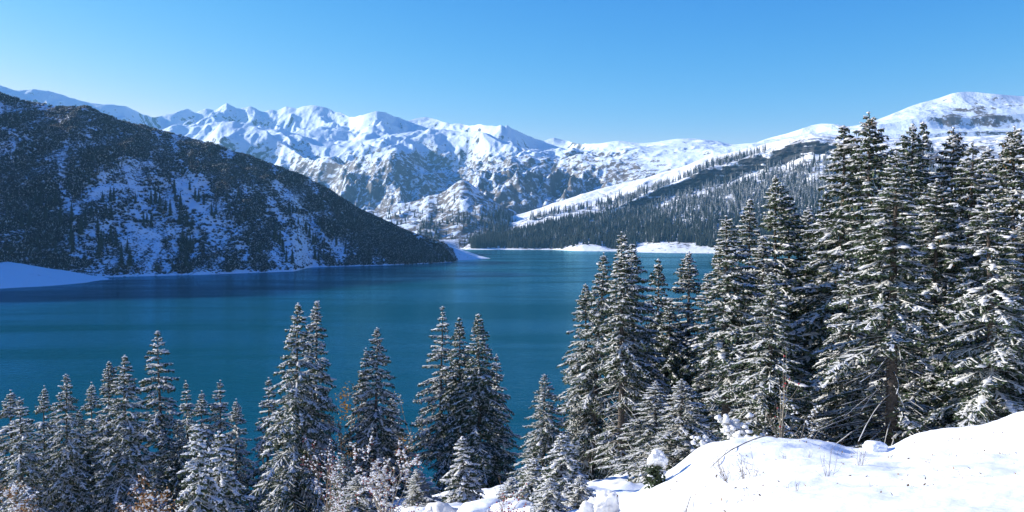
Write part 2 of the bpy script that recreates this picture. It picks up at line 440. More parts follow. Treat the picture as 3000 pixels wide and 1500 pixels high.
# --- forested slope with the cliff band, right of the lake
R0 = [(1300, 737, 2260), (1480, 737, 2240), (1640, 737, 2200), (1700, 741, 2080), (1760, 741, 2060), (1800, 741, 2040), (1870, 747, 1900), (1950, 750, 1850), (2010, 750, 1840),
    (2100, 760, 1750), (2400, 790, 1450), (3000, 850, 1150), (3900, 950, 900)]
R1a = [(1300, 731, 2280), (1480, 731, 2270), (1600, 729, 2260), (1640, 731, 2220), (1690, 716, 2160), (1760, 722, 2150), (1800, 733, 2130), (1870, 728, 2080), (1950, 717, 2050), (2010, 722, 2020),
    (2100, 730, 1950), (2400, 745, 1700), (3000, 780, 1350), (3900, 850, 1050)]
R1 = [(1300, 728, 2420), (1400, 716, 2450), (1500, 690, 2500), (1560, 668, 2520), (1620, 652, 2540), (1700, 640, 2560), (1784, 630, 2580), (1873, 618, 2600), (1919, 598, 2620), (1966, 578, 2640), (2012, 567, 2650),
    (2105, 539, 2650), (2199, 506, 2640), (2292, 487, 2600), (2366, 452, 2560), (2500, 446, 2500), (2700, 448, 2450), (3000, 445, 2400), (3900, 420, 2300)]
R2 = [(1300, 727, 2450), (1400, 712, 2480), (1500, 680, 2530), (1560, 658, 2550), (1620, 642, 2570), (1700, 630, 2590), (1780, 621, 2600), (1849, 590, 2625), (1887, 571, 2640), (1966, 540, 2668), (2059, 501, 2680),
    (2120, 483, 2680), (2166, 469, 2670), (2245, 446, 2650), (2306, 424, 2620), (2385, 408, 2585), (2500, 424, 2530), (2700, 428, 2480), (3000, 424, 2430), (3900, 400, 2330)]
R3 = [(1300, 724, 2600), (1400, 690, 2700), (1500, 632, 2800), (1542, 620, 2820), (1621, 595, 2840), (1686, 576, 2860), (1761, 553, 2900), (1835, 534, 2920), (1873, 525, 2930), (1947, 504, 2950), (2012, 483, 2960),
    (2082, 457, 2960), (2152, 442, 2950), (2199, 434, 2950), (2245, 422, 2950), (2315, 406, 2950), (2400, 394, 2950), (2500, 400, 2950), (2700, 402, 2950), (3000, 396, 2900), (3900, 370, 2800)]
R4 = [(a, b + (70 if a < 2100 else 25), c + 330) for a, b, c in R3]
pxr = np.concatenate([np.linspace(1300, 3050, 640), np.linspace(3060, 3900, 50)])
right = Sheet([R0, R1a, R1, R2, R3, R4], pxr, [12, 90, 26, 60, 14], 1.12)
X, Y = right.X, right.D
cliff_px = smooth(pxr, 1775, 1850) * (1 - 0.6 * smooth(pxr, 2380, 2480))
amp = np.interp(right.tau, [0, .5, 1, 1.4, 1.8, 2, 3, 3.3, 3.8, 4, 5], [0, 1.5, 3, 9, 9, 5, 5, 9, 9, 4, 20])
wx = fbm(X / 200, Y / 200, 3, 15) * 40
right.Z = right.Z + amp * (ridged((X + wx) / 240, (Y + wx) / 240, 5, 21) - 1.0 + 0.4 * fbm(X / 60, Y / 60, 3, 29))
# ledges in the cliff: break it back and forth
on_cliff = np.exp(-((right.tau - 2.5) / 0.5) ** 4) * cliff_px[None, :]
right.D = right.D + on_cliff * (10 * fbm(X / 34, right.Z / 12, 4, 33) + 6 * fbm(X / 300, right.Z / 7, 2, 34))
right.X = x_at(pxr[None, :], right.D)
right.R = right.rows_px()
X, Y = right.X, right.D
rock = on_cliff * (0.80 + 0.42 * fbm(X / 60, right.Z / 14, 3, 71)) + 0.1 * cliff_px * np.exp(-((right.tau - 3.15) / 0.2) ** 2)
brush = 0.30 + 0.13 * fbm(X / 90, Y / 90, 3, 51) - 0.25 * smooth(right.tau, 3.6, 3.9) + 0.10 * smooth(right.tau, 3.6, 3.2)
brush = brush + 0.12 * np.exp(-((right.tau - 1.9) / 0.15) ** 2) * (1 - cliff_px)
brush = brush - 0.2 * smooth(right.tau, 1.15, 0.9) + 0.12 * smooth(pxr[None, :], 1830, 1900) * smooth(right.tau, 1.15, 0.9)
slope_obj = link('slope', grid_mesh('slope', X, Y, right.Z, M_RIGHT, {'brush': brush, 'rock': rock}), kind='structure',
                 label='sunlit snow slope with a dark cliff band above the spruce forest', category='slope')

# --- scrub covered hill in shade, left of the lake
foot = [(-6500, 1700, 250), (-5000, 1600, 300), (-3600, 1500, 320), (-2400, 1150, 420), (-1500, 980, 520), (-700, 880, 640), (-200, 840, 760), (100, 820, 850), (330, 812, 886), (600, 805, 935), (870, 795, 1017), (900, 784, 1124), (1113, 778, 1193), (1327, 769, 1314), (1345, 769, 1330)]
crest = [(-6500, -260, 700), (-5000, -1080, 850), (-3600, -1089, 1050), (-2400, -695, 1200), (-1500, -470, 1300), (-700, 0, 1330), (-300, 180, 1350), (0, 273, 1350), (54, 290, 1350), (114, 300, 1350), (179, 309, 1350), (228, 311, 1350), (283, 322, 1350),  # unseen crest left of view is shaped to shade hill and lake edge
    (326, 336, 1355), (370, 355, 1360), (424, 371, 1365), (489, 387, 1370), (543, 401, 1370), (598, 417, 1370), (652, 431, 1370), (706, 447, 1370), (761, 466, 1370), (815, 488, 1370),
    (870, 510, 1375), (924, 538, 1380), (964, 556, 1385), (1007, 587, 1385), (1058, 617, 1385), (1113, 643, 1385), (1165, 666, 1380), (1199, 677, 1380), (1242, 694, 1375), (1284, 713, 1370), (1314, 735, 1360), (1327, 755, 1355), (1345, 780, 1350)]
foot_z = [(a, b + 14, c - 18) for a, b, c in foot]
back = [(a, 500 if a < 700 else 700, c + 500) for a, b, c in crest]
back2 = [(a, 760, c + 900) for a, b, c in crest]
pxl = np.concatenate([np.linspace(-6500, -80, 190), np.linspace(-70, 1345, 560)])
hill = Sheet([foot_z, foot, crest, back, back2], pxl, [6, 190, 24, 6], 1.05)
X, Y = hill.X, hill.D
t1 = np.clip(hill.tau - 1, 0, 1)
wx = fbm(X / 160, Y / 160, 3, 115) * 30
amp = np.interp(hill.tau, [0, 1, 1.25, 1.7, 2, 3], [0, .6, 11, 15, 4.0, 12]) * np.interp(pxl, [-200, 900, 1200, 1345], [1.25, 1, .5, .1])[None, :]
g = ridged((X + wx + 0.55 * hill.Z) / 150, (Y + wx) / 420, 4, 121) - 1.0
hill.Z = hill.Z + amp * (g + 0.35 * fbm(X / 28, Y / 28, 3, 129))
hill.R = hill.rows_px()
diag = (X + 1.0 * hill.Z)                                   # gullies run down and to the right
skew = X - hill.Z
hb = 0.58 + 0.17 * fbm(diag / 30, skew / 200, 3, 141, .5) + 0.17 * fbm(diag / 11 + .4 * fbm(X / 40, hill.Z / 40, 2, 5), skew / 75, 3, 143, .55) + 0.10 * fbm(X / 60, hill.Z / 60, 3, 149, .6) + 0.12 * g
hn = 0.55 + 0.9 * fbm(X / 22, hill.Z / 16, 4, 157, .65)
PXL = pxl[None, :] + 0 * Y
def patch(cx, cy, rx, ry, rot, s):
    dx = PXL - cx; dy = hill.R - cy
    a = (dx * math.cos(rot) + dy * math.sin(rot)) / rx; b_ = (-dx * math.sin(rot) + dy * math.cos(rot)) / ry
    return s * np.exp(-(a * a + b_ * b_) ** 1.5)
# open snow fields between the thickets
for args in ((585, 615, 75, 26, 0.75, .55), (330, 560, 85, 45, 0.3, .26), (560, 540, 60, 40, .5, .2), (795, 565, 26, 40, .2, .4), (25, 378, 40, 8, .1, .45), (5, 320, 12, 30, .2, .3),
             (680, 470, 60, 20, .45, .16), (430, 680, 60, 20, .8, .22), (1000, 730, 70, 14, .5, .14), (650, 700, 70, 20, .6, .18), (260, 740, 80, 30, .3, .16), (160, 650, 60, 40, .3, -.16), (450, 740, 60, 60, .3, -.05), (880, 700, 90, 40, .3, -.12), (265, 330, 80, 55, .3, -.3), (120, 640, 110, 60, .6, -.2), (330, 690, 90, 60, .6, -.12), (1150, 720, 120, 40, .4, -.14)):
    hb = hb - patch(*args) * (np.clip(hn, 0, 1.2) if args[5] < .5 else np.clip(hn + .5, 0, 1.1))
hb = hb - 0.22 * smooth(t1, 0.03, 0.008)
hb = np.clip(0.55 + (hb - 0.55) * np.where(hb < .55, .85, .9), 0.05, 0.95)
hrock = 0.30 * smooth(np.abs(perlin(X / 60, Y / 60, 151)), .35, .6)
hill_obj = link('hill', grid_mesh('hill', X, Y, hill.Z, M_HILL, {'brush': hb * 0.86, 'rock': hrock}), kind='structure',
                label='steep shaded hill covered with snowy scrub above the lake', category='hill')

# --- low snowy banks that reach into the lake
def bank(name, outline_near, outline_far, top, label, seed, brush_v=0.18):
    p = np.linspace(outline_near[0][0], outline_near[-1][0], 120)
    ln = [[(a, b_, CAM_Z / -depth_scale(b_)) for a, b_ in outline_near]]
    near = [(a, r + 6, d - 10) for a, r, d in ln[0]]
    sh = Sheet([near, ln[0], top, outline_far], p, [3, 50, 14], 0.85)
    sh.Z = sh.Z + np.interp(sh.tau, [0, 1, 1.4, 2, 3], [0, 0.2, 1.0, .8, 1]) * fbm(sh.X / 26, sh.D / 26, 4, seed)
    br = brush_v + 0.18 * fbm(sh.X / 30, sh.D / 30, 3, seed + 1)
    return link(name, grid_mesh(name, sh.X, sh.D, sh.Z, M_HILL, {'brush': br, 'rock': 0 * br}), kind='structure', label=label, category='snow bank'), sh
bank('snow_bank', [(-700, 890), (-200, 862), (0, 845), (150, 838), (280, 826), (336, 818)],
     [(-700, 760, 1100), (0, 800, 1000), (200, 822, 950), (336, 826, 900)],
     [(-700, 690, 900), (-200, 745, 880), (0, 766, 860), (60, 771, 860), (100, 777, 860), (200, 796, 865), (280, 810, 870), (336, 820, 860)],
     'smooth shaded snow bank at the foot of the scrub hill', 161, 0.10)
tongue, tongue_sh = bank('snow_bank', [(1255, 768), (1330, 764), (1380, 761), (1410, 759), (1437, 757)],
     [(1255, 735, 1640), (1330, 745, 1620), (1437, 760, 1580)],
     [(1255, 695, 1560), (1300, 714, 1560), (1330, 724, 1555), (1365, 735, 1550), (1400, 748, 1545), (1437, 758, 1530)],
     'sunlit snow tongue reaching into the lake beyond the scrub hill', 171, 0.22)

# --- the lake
n = 60
lx = np.linspace(-4200, 4200, n); ly = np.linspace(60, 4600, n)
LX, LY = np.meshgrid(lx, ly)
lake = link('lake', grid_mesh('lake', LX, LY, 0 * LX, M_WATER), kind='structure', label='deep teal mountain lake', category='lake')

# --- the slope that falls from the camera to the shore
G_D = np.array([3, 11, 18, 27, 33, 45, 60, 80, 105, 150, 230.])
G_T = [
    [(0, 2100), (3000, 2080)],
    [(0, 1760), (1500, 1740), (1750, 1690), (2000, 1560), (2300, 1505), (3000, 1440), (3800, 1330)],
    [(0, 1700), (1500, 1640), (1750, 1585), (1850, 1525), (2000, 1440), (2100, 1402), (2300, 1372), (2480, 1375), (2640, 1362), (2760, 1335), (3000, 1300), (3800, 1170)],
    [(0, 1650), (1500, 1580), (1700, 1545), (1821, 1498), (1851, 1458), (1902, 1412), (1962, 1382), (2003, 1360), (2043, 1322), (2104, 1301), (2154, 1291), (2230, 1288), (2306, 1295), (2371, 1293), (2432, 1300),
     (2487, 1322), (2558, 1320), (2610, 1328), (2640, 1318), (2669, 1290), (2710, 1282), (2785, 1273), (2861, 1257), (2937, 1242), (3000, 1220), (3800, 1040)],
    [(0, 1630), (1500, 1560), (1750, 1510), (1900, 1455), (2000, 1415), (2200, 1375), (2640, 1372), (2700, 1350), (3000, 1300), (3800, 1150)],
    [(0, 1610), (900, 1560), (1100, 1550), (1300, 1502), (1500, 1482), (1750, 1445), (2000, 1410), (2300, 1372), (2640, 1350), (3000, 1310), (3800, 1200)],
    [(0, 1610), (700, 1590), (1100, 1525), (1300, 1472), (1500, 1455), (1800, 1415), (2100, 1370), (2600, 1338), (3000, 1290), (3800, 1200)],
    [(0, 1600), (700, 1580), (1100, 1475), (1500, 1430), (1800, 1400), (2100, 1380), (3000, 1310), (3800, 1220)],
    [(0, 1570), (700, 1550), (1100, 1480), (1500, 1445), (3000, 1370), (3800, 1300)],
    [(0, 1480), (3000, 1480)],
    [(0, 1450), (3000, 1450)]]
def ground_z(x, y):
    x = np.asarray(x, float); y = np.maximum(np.asarray(y, float), 1.0)
    p = 1500 + x / y * F
    Zs = []
    for d, t in zip(G_D, G_T):
        z = sum(z_at(lerp_tab(p + o, t), d) for o in (-26, -13, 0, 13, 26)) / 5
        Zs.append(z)
    Zs = np.array(Zs)
    # shape preserving curve through the depth stations (monotone-ish Catmull-Rom)
    k = np.clip(np.searchsorted(G_D, y, side='right') - 1, 0, len(G_D) - 2)
    t = np.clip((y - G_D[k]) / (G_D[k + 1] - G_D[k]), 0, 1)
    def at(i): return np.take_along_axis(Zs, np.clip(i, 0, len(G_D) - 1)[None], 0)[0]
    p1, p2 = at(k), at(k + 1)
    def slope_at(i):
        i0 = np.clip(i - 1, 0, len(G_D) - 1); i1 = np.clip(i + 1, 0, len(G_D) - 1)
        return (at(i1) - at(i0)) / (G_D[i1] - G_D[i0])
    h = G_D[k + 1] - G_D[k]
    m1, m2 = slope_at(k) * h * .8, slope_at(k + 1) * h * .8
    z = (2 * t ** 3 - 3 * t * t + 1) * p1 + (t ** 3 - 2 * t * t + t) * m1 + (-2 * t ** 3 + 3 * t * t) * p2 + (t ** 3 - t * t) * m2
    a = np.interp(y, [3, 20, 30, 60, 130], [.4, .8, 1, 2.2, 1.5])
    z = z + a * (0.30 * fbm(x / 5.5, y / 4.5, 3, 201) + 0.05 * fbm(x / .9, y / .8, 4, 205))
    return z
def gz1(x, y):
    return float(ground_z(np.array([x]), np.array([y]))[0])
u = np.concatenate([np.linspace(-1500, -60, 40), np.linspace(-40, 3040, 380), np.linspace(3060, 4500, 40)])
dd = np.concatenate([np.linspace(2, 10, 12), np.linspace(10.3, 36, 150), np.linspace(36.5, 70, 70), np.linspace(71, 230, 60)])
U, DD = np.meshgrid(u, dd)
GX = x_at(U, DD)
ground = link('ground', grid_mesh('ground', GX, DD, ground_z(GX.ravel(), DD.ravel()).reshape(GX.shape), M_GROUND), kind='structure',
              label='snow covered slope falling to the lake shore', category='ground')

# --- thin cold air that fades the far range
hm = bpy.data.materials.new('thin_haze'); hm.use_nodes = True
hn, hl = hm.node_tree.nodes, hm.node_tree.links
hn.remove(hn['Principled BSDF'])
pv = hn.new('ShaderNodeVolumePrincipled')
pv.inputs['Color'].default_value = (0.24, 0.62, 1.0, 1)
pv.inputs['Density'].default_value = 5.6e-5
pv.inputs['Anisotropy'].default_value = 0.15
hl.new(pv.outputs[0], hn['Material Output'].inputs['Volume'])
hx, hy, hz = (-9000, 9000), (-400, 8600), (-120, 1320)
hv = [(x_, y_, z_) for z_ in hz for y_ in hy for x_ in hx]
hf = [(0, 2, 3, 1), (4, 5, 7, 6), (0, 1, 5, 4), (2, 6, 7, 3), (0, 4, 6, 2), (1, 3, 7, 5)]
haze = link('haze', mesh_from('haze', np.array(hv, float), np.array(hf), hm, False), kind='stuff', label='thin blue haze in the mountain air', category='haze')

# ------------------------------------------------------------------ distant conifers and scrub
ZDIR = np.array([0, 0, 1.0])
def far_spruce(seed, H=18.0, R=2.6, mat=None, layers=13, pts=9):
    """ragged tiers of drooping boughs round a thin stem, one mesh"""
    rng = np.random.default_rng(seed)
    V, Fq = [], []
    def add(q):
        b0 = len(V); V.extend(q); Fq.append([b0, b0 + 1, b0 + 2])
    for k in range(layers):
        t = (k + .35) / layers
        z0 = H * (1 - t * .93); r0 = R * (t ** .85) * rng.uniform(.8, 1.15) + .12
        for j in range(pts):
            a = (j + rng.uniform(-.35, .35)) / pts * 2 * math.pi + k * .7
            r = r0 * rng.uniform(.6, 1.2); dz = r * rng.uniform(.35, .75) + .3
            wv = (.55 + r * .42) * rng.uniform(.7, 1.2)
            ca, sa = math.cos(a), math.sin(a)
            tip = (r * ca, r * sa, z0 - dz)
            up = (.04 * ca, .04 * sa, z0 + H * .035)
            l = (r * .55 * ca - wv * .5 * sa, r * .55 * sa + wv * .5 * ca, z0 - dz * .75)
            rr = (r * .55 * ca + wv * .5 * sa, r * .55 * sa - wv * .5 * ca, z0 - dz * .75)
            add([up, l, tip]); add([up, tip, rr])
    for j in range(5):
        a0, a1 = j / 5 * 2 * math.pi, (j + 1) / 5 * 2 * math.pi
        q = H * .012
        add([(q * math.cos(a0), q * math.sin(a0), -1), (q * math.cos(a1), q * math.sin(a1), -1), (0, 0, H)])
    V = np.array(V); 
    return mesh_from('distant_spruce', V, np.array(Fq), [mat or M_FARTREE], False)
FAR_MESH = [far_spruce(300 + i, 18, (3.4, 2.9, 3.9, 3.1)[i]) for i in range(4)]

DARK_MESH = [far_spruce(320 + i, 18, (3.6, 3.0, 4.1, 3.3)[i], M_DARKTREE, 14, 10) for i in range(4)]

def bush_mesh(seed, n=34):
    rng = np.random.default_rng(seed)
    V, Fq = [], []
    for k in range(n):
        a = rng.uniform(0, 2 * math.pi); el = rng.uniform(.35, 1.4); l = rng.uniform(.5, 1.15)
        d = np.array([math.cos(a) * math.cos(el), math.sin(a) * math.cos(el), math.sin(el)])
        p = np.array([rng.uniform(-.35, .35), rng.uniform(-.35, .35), 0])
        s = np.cross(d, rng.normal(size=3)); s /= np.linalg.norm(s)
        wv = rng.uniform(.07, .17)
        q = p + d * l
        b0 = len(V); V += [p, p + d * l * .55 + s * wv, q, p + d * l * .55 - s * wv]
        Fq.append([b0, b0 + 1, b0 + 2, b0 + 3])
    idx = (rng.uniform(size=n) < .11).astype(int)
    return mesh_from('bare_scrub', np.array(V), np.array(Fq), [M_SCRUB, M_SNOW], False, idx)
M_SCRUB = plain_material('bare_scrub', (0.020, 0.020, 0.020, 1), (0.052, 0.045, 0.038, 1), 0.05, 0.9)
BUSH = [bush_mesh(400 + i) for i in range(3)]

def instanced(name, meshes, pos, rotz, scale, label, category, which=None):
    """one 'stuff' object: thousands of alike plants set on its points"""
    me = bpy.data.meshes.new(name)
    me.vertices.add(len(pos)); me.vertices.foreach_set('co', np.asarray(pos, np.float32).ravel())
    for k, v in (('rotz', rotz), ('scl', scale)):
        a = me.attributes.new(k, 'FLOAT', 'POINT'); a.data.foreach_set('value', np.asarray(v, np.float32))
    a = me.attributes.new('which', 'INT', 'POINT'); a.data.foreach_set('value', np.asarray(np.random.default_rng(3).integers(0, len(meshes), len(pos)) if which is None else which, np.int32))
    me.update()
    o = link(name, me, kind='stuff', label=label, category=category)
    col = bpy.data.collections.new(name + '_sources')
    for i, m in enumerate(meshes):
        col.objects.link(bpy.data.objects.new(f'{name}_source_{i:02d}', m))
    ng = bpy.data.node_groups.new(name, 'GeometryNodeTree')
    ng.interface.new_socket('Geometry', in_out='INPUT', socket_type='NodeSocketGeometry')
    ng.interface.new_socket('Geometry', in_out='OUTPUT', socket_type='NodeSocketGeometry')
    gn, gl = ng.nodes, ng.links
    gi, go = gn.new('NodeGroupInput'), gn.new('NodeGroupOutput')
    ci = gn.new('GeometryNodeCollectionInfo'); ci.inputs['Collection'].default_value = col
    ci.inputs['Separate Children'].default_value = True
    ip = gn.new('GeometryNodeInstanceOnPoints'); ip.inputs['Pick Instance'].default_value = True
    def attr(nm):
        n_ = gn.new('GeometryNodeInputNamedAttribute'); n_.data_type = 'FLOAT'; n_.inputs['Name'].default_value = nm
        return n_.outputs['Attribute']
    rv = gn.new('GeometryNodeInputNamedAttribute'); rv.data_type = 'INT'; rv.inputs['Name'].default_value = 'which'
    cx = gn.new('ShaderNodeCombineXYZ'); gl.new(attr('rotz'), cx.inputs[2])
    gl.new(gi.outputs[0], ip.inputs['Points']); gl.new(ci.outputs[0], ip.inputs['Instance'])
    gl.new(rv.outputs['Attribute'], ip.inputs['Instance Index'])
    gl.new(cx.outputs[0], ip.inputs['Rotation']); gl.new(attr('scl'), ip.inputs['Scale'])
    gl.new(ip.outputs[0], go.inputs[0])
    md = o.modifiers.new('plants', 'NODES'); md.node_group = ng
    return o

rng = np.random.default_rng(7)
def scatter(sh, n, c_lo, c_hi, r_lo, r_hi):
    c = rng.uniform(c_lo, c_hi, n); r = rng.uniform(r_lo, r_hi, n)
    b_ = sh.sample(c, r)
    return np.stack([b_(sh.X), b_(sh.D), b_(sh.Z)], 1), b_

def col_of(sh, p):
    return np.interp(p, sh.px, np.arange(len(sh.px)))

# forest on the slope beyond the lake: thick below the cliff, in rows and clumps above
pts = []
P, b_ = scatter(right, 16000, col_of(right, 1380), col_of(right, 2760), 13, 104)
p_, r_ = 1500 + P[:, 0] / P[:, 1] * F, b_(right.R)
dens = 0.80 + 0.8 * fbm(P[:, 0] / 60, P[:, 1] / 60, 3, 301)
dens *= smooth(r_, 410, 445) + 0.0
dens *= 1 - np.exp(-(((p_ - 1700) / 55) ** 2 + ((r_ - 728) / 16) ** 2) ** 2)        # snow banks on the shore stay open
dens *= 1 - 0.97 * (np.abs(p_ - 1950) < 85) * (r_ > 712)
dens *= 1 - 0.9 * np.exp(-(((p_ - 1970) / 60) ** 2 + ((r_ - 612) / 9) ** 2))
dens *= 1 - 0.85 * np.exp(-(((p_ - 2420) / 90) ** 2 + ((r_ - 525) / 14) ** 2))
base_row = np.interp(p_, [a_[0] for a_ in R1], [a_[1] for a_ in R1])
dens *= 1 - 0.92 * smooth(p_, 1880, 1960) * np.exp(-((r_ - base_row - 12) / (9 + 7 * fbm(P[:, 0] / 90, P[:, 1] / 90, 2, 341))) ** 2)
dens *= 1 - 0.75 * smooth(p_, 2200, 2400) * smooth(r_, 520, 480)
pts.append(P[(rng.uniform(size=len(P)) < dens) & (P[:, 2] > 3)])
P, b_ = scatter(right, 1500, col_of(right, 1530), col_of(right, 2250), 104, 150)      # above the cliff
p_, r_ = 1500 + P[:, 0] / P[:, 1] * F, b_(right.R)
line = np.interp(p_, [1540, 1640, 1720, 1770, 1849, 1966, 2059, 2250], [640, 622, 605, 605, 582, 530, 495, 444])
keep = (np.abs(r_ - line) < np.interp(p_, [1540, 1700, 1800, 1950, 2250], [9, 8, 18, 9, 4])) & (fbm(P[:, 0] / 50, P[:, 1] / 50, 2, 311) > -.25)
pts.append(P[keep])
P, b_ = scatter(far, 2600, col_of(far, 1040), col_of(far, 1640), 3, 49)              # knoll at the head of the lake
p_, r_ = 1500 + P[:, 0] / P[:, 1] * F, b_(far.R)
d_ = smooth(p_, 1330, 1480) * smooth(r_, 585, 660) + 0.42 * smooth(r_, 600, 655) * smooth(p_, 1100, 1250) * (fbm(P[:, 0] / 70, P[:, 1] / 120, 3, 321) > 0.05) + .04 * smooth(r_, 570, 620)
pts.append(P[(rng.uniform(size=len(P)) < d_) & (P[:, 2] > 3)])
FOREST = np.concatenate(pts)
fh = np.clip(rng.normal(1.22, .24, len(FOREST)), .6, 1.9)
fh *= np.interp(FOREST[:, 1], [1500, 2600, 3000], [1.0, .92, 1.0])
# the 120 that show largest stand as single trees, the rest as one forest
order = np.argsort(-fh / FOREST[:, 1])
big, rest = order[:120], order[120:]
dark_ = rng.uniform(size=len(rest)) < np.interp(FOREST[rest, 2], [5, 50, 130], [1.0, .85, .2])  # less snow lower down; darker trees there also stand in for forest self-shadow
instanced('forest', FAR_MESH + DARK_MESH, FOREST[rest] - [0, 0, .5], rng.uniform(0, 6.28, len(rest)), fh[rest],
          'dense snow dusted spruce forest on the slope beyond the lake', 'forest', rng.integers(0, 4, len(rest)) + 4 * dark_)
for k in big:
    x_, y_, z_ = FOREST[k]; p_ = 1500 + x_ / y_ * F
    if z_ < 16: lab, grp = 'tall spruce at the water edge of the far forest', 'shore spruces of the far forest'
    elif y_ > 2640 and p_ > 1500: lab, grp = 'spruce on the open snow above the dark cliff band', 'spruces above the cliff band'
    elif p_ < 1560: lab, grp = 'spruce on the knoll at the head of the lake', 'spruces on the knoll'
    elif z_ < 70: lab, grp = 'tall snow dusted spruce standing out of the lower forest beyond the lake', 'spruces standing out of the lower forest'
    else: lab, grp = 'tall snow dusted spruce standing out of the upper forest below the cliff', 'spruces standing out of the upper forest'
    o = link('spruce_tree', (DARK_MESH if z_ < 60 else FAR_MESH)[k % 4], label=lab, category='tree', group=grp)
    o.location = FOREST[k] - [0, 0, .5]; o.scale = (fh[k] * .95, fh[k] * .95, fh[k]); o.rotation_euler.z = rng.uniform(0, 6.28)

# lone spruces on the scrub hill (photo pixel of each tree's foot, height in metres)
HILL_TREES = [(65, 668, 17), (88, 662, 18), (108, 595, 15), (120, 608, 17), (134, 644, 17), (145, 598, 13), (165, 596, 16), (178, 655, 17), (206, 555, 13), (210, 650, 20), (208, 720, 20), (214, 735, 17), (110, 718, 10), (162, 742, 14),
    (240, 690, 19), (252, 662, 17), (270, 632, 14), (286, 682, 15), (290, 752, 17), (298, 730, 17), (312, 628, 13), (328, 640, 14), (325, 712, 18), (340, 722, 17), (355, 775, 20), (372, 742, 16), (380, 780, 18), (302, 594, 12), (326, 590, 16), (334, 588, 13), (264, 545, 11),
    (398, 598, 13), (444, 600, 17), (456, 594, 20), (468, 604, 15), (486, 620, 14), (500, 632, 17), (500, 540, 12), (512, 566, 16), (514, 590, 13), (530, 608, 16), (528, 658, 16), (548, 664, 18), (562, 674, 15), (536, 510, 11), (558, 556, 13), (572, 585, 14), (584, 592, 15), (598, 600, 14),
    (420, 664, 15), (445, 668, 16), (432, 652, 12), (622, 632, 14), (634, 628, 13), (628, 642, 10), (640, 565, 10), (664, 590, 13), (674, 616, 12), (700, 580, 12), (722, 612, 11), (536, 710, 15), (548, 726, 16), (558, 740, 17), (566, 730, 14), (545, 786, 18), (530, 742, 12), (612, 786, 9), (456, 792, 10),
    (850, 630, 16), (860, 625, 12), (806, 702, 15), (820, 716, 16), (828, 738, 16), (838, 770, 14), (856, 772, 15), (760, 742, 13), (728, 718, 12), (874, 660, 11), (896, 676, 14), (906, 700, 16), (918, 716, 17), (926, 712, 14), (922, 760, 15), (932, 765, 13), (986, 720, 13), (972, 690, 10), (948, 758, 11),
    (1010, 745, 12), (1030, 752, 12), (1048, 770, 11), (1085, 775, 11), (1120, 768, 12), (1150, 772, 11), (1182, 768, 12), (1205, 772, 12), (1236, 768, 11), (1262, 770, 12), (1280, 768, 13), (1296, 768, 12), (1310, 767, 12), (1320, 766, 11)]
for k, (a, r, h) in enumerate(HILL_TREES):
    q = seen_at(hill, a, r, 6, 196)
    if q is None: continue
    if r > 755: lab, grp = 'dark spruce at the foot of the scrub hill near the water', 'spruces at the foot of the scrub hill'
    elif 480 < a < 690 and r < 690: lab, grp = 'dark spruce around the open snow field of the scrub hill', 'spruces round the open snow field'
    elif a < 235: lab, grp = 'dark spruce in the deeply shaded stand above the smooth snow bank', 'spruces above the snow bank'
    elif a < 400: lab, grp = 'dark spruce on the scrub hill between snow bank and open snow field', 'spruces on the middle of the scrub hill'
    elif a < 480: lab, grp = 'dark spruce in the thick clump beside the open snow field', 'spruces of the thick clump'
    elif r < 640: lab, grp = 'small dark spruce high on the thinning end of the scrub hill', 'spruces high on the scrub hill'
    else: lab, grp = 'dark spruce low on the thinning end of the scrub hill', 'spruces low on the scrub hill'
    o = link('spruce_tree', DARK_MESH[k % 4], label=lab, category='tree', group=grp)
    s_ = h / 18 * rng.uniform(1.12, 1.35)
    o.location = (q[0], q[1], q[2] - .5); o.scale = (s_ * 1.05, s_ * 1.05, s_); o.rotation_euler.z = rng.uniform(0, 6.28)

# leafless thickets on the hill
P, b_ = scatter(hill, 120000, col_of(hill, -250), col_of(hill, 1340), 7, 204)
q = b_(hb)
keep = rng.uniform(size=len(P)) < np.clip((q - .40) * 2.6, 0.05, .85)
P = P[keep & (P[:, 2] > 1.0)]
instanced('scrub', BUSH, P - [0, 0, .3], rng.uniform(0, 6.28, len(P)), rng.uniform(.8, 1.5, len(P)) * np.clip(2.0 + 1.6 * fbm(P[:, 0] / 40, P[:, 2] / 40, 3, 333), .9, 3.6),
          'leafless brown scrub covering the shaded hill', 'scrub')

# ------------------------------------------------------------------ spruces on the near slope
def norm(a):
    return a / np.maximum(np.linalg.norm(a, axis=-1, keepdims=True), 1e-9)

class Quads:
    def __init__(self): self.q = []
    def add(self, a, b, c, d): self.q.append(np.stack([a, b, c, d], 1))
    def ribbon(self, p, q, wdir, w0, w1):
        """flat blades from p to q"""
        self.add(p - wdir * w0, p + wdir * w0, q + wdir * w1, q - wdir * w1)
    def blade(self, p, q, wdir, wid):
        """blades widest a third of the way out, pointed at both ends"""
        m = p + (q - p) * .38
        self.add(p, m + wdir * wid, q, m - wdir * wid)
    def tent(self, p, q, side, wid, rise, taper=.45):
        """small roofs of snow lying along p-q"""
        up = np.zeros_like(p); up[:, 2] = 1
        pr, qr = p + up * rise, q + up * rise * taper
        a0, a1 = p - side * wid, p + side * wid
        b0, b1 = q - side * wid * taper, q + side * wid * taper
        self.add(a0, b0, qr, pr); self.add(pr, qr, b1, a1)
    def mesh(self, name, mat, extra=None):
        Q = np.concatenate(self.q); V = Q.reshape(-1, 3); Fc = np.arange(len(V)).reshape(-1, 4)
        if extra is not None:
            ev, ef = extra
            return mesh_from(name, np.concatenate([V, ev]), [Fc, ef + len(V)], mat, True)
        return mesh_from(name, V, Fc, mat, True)

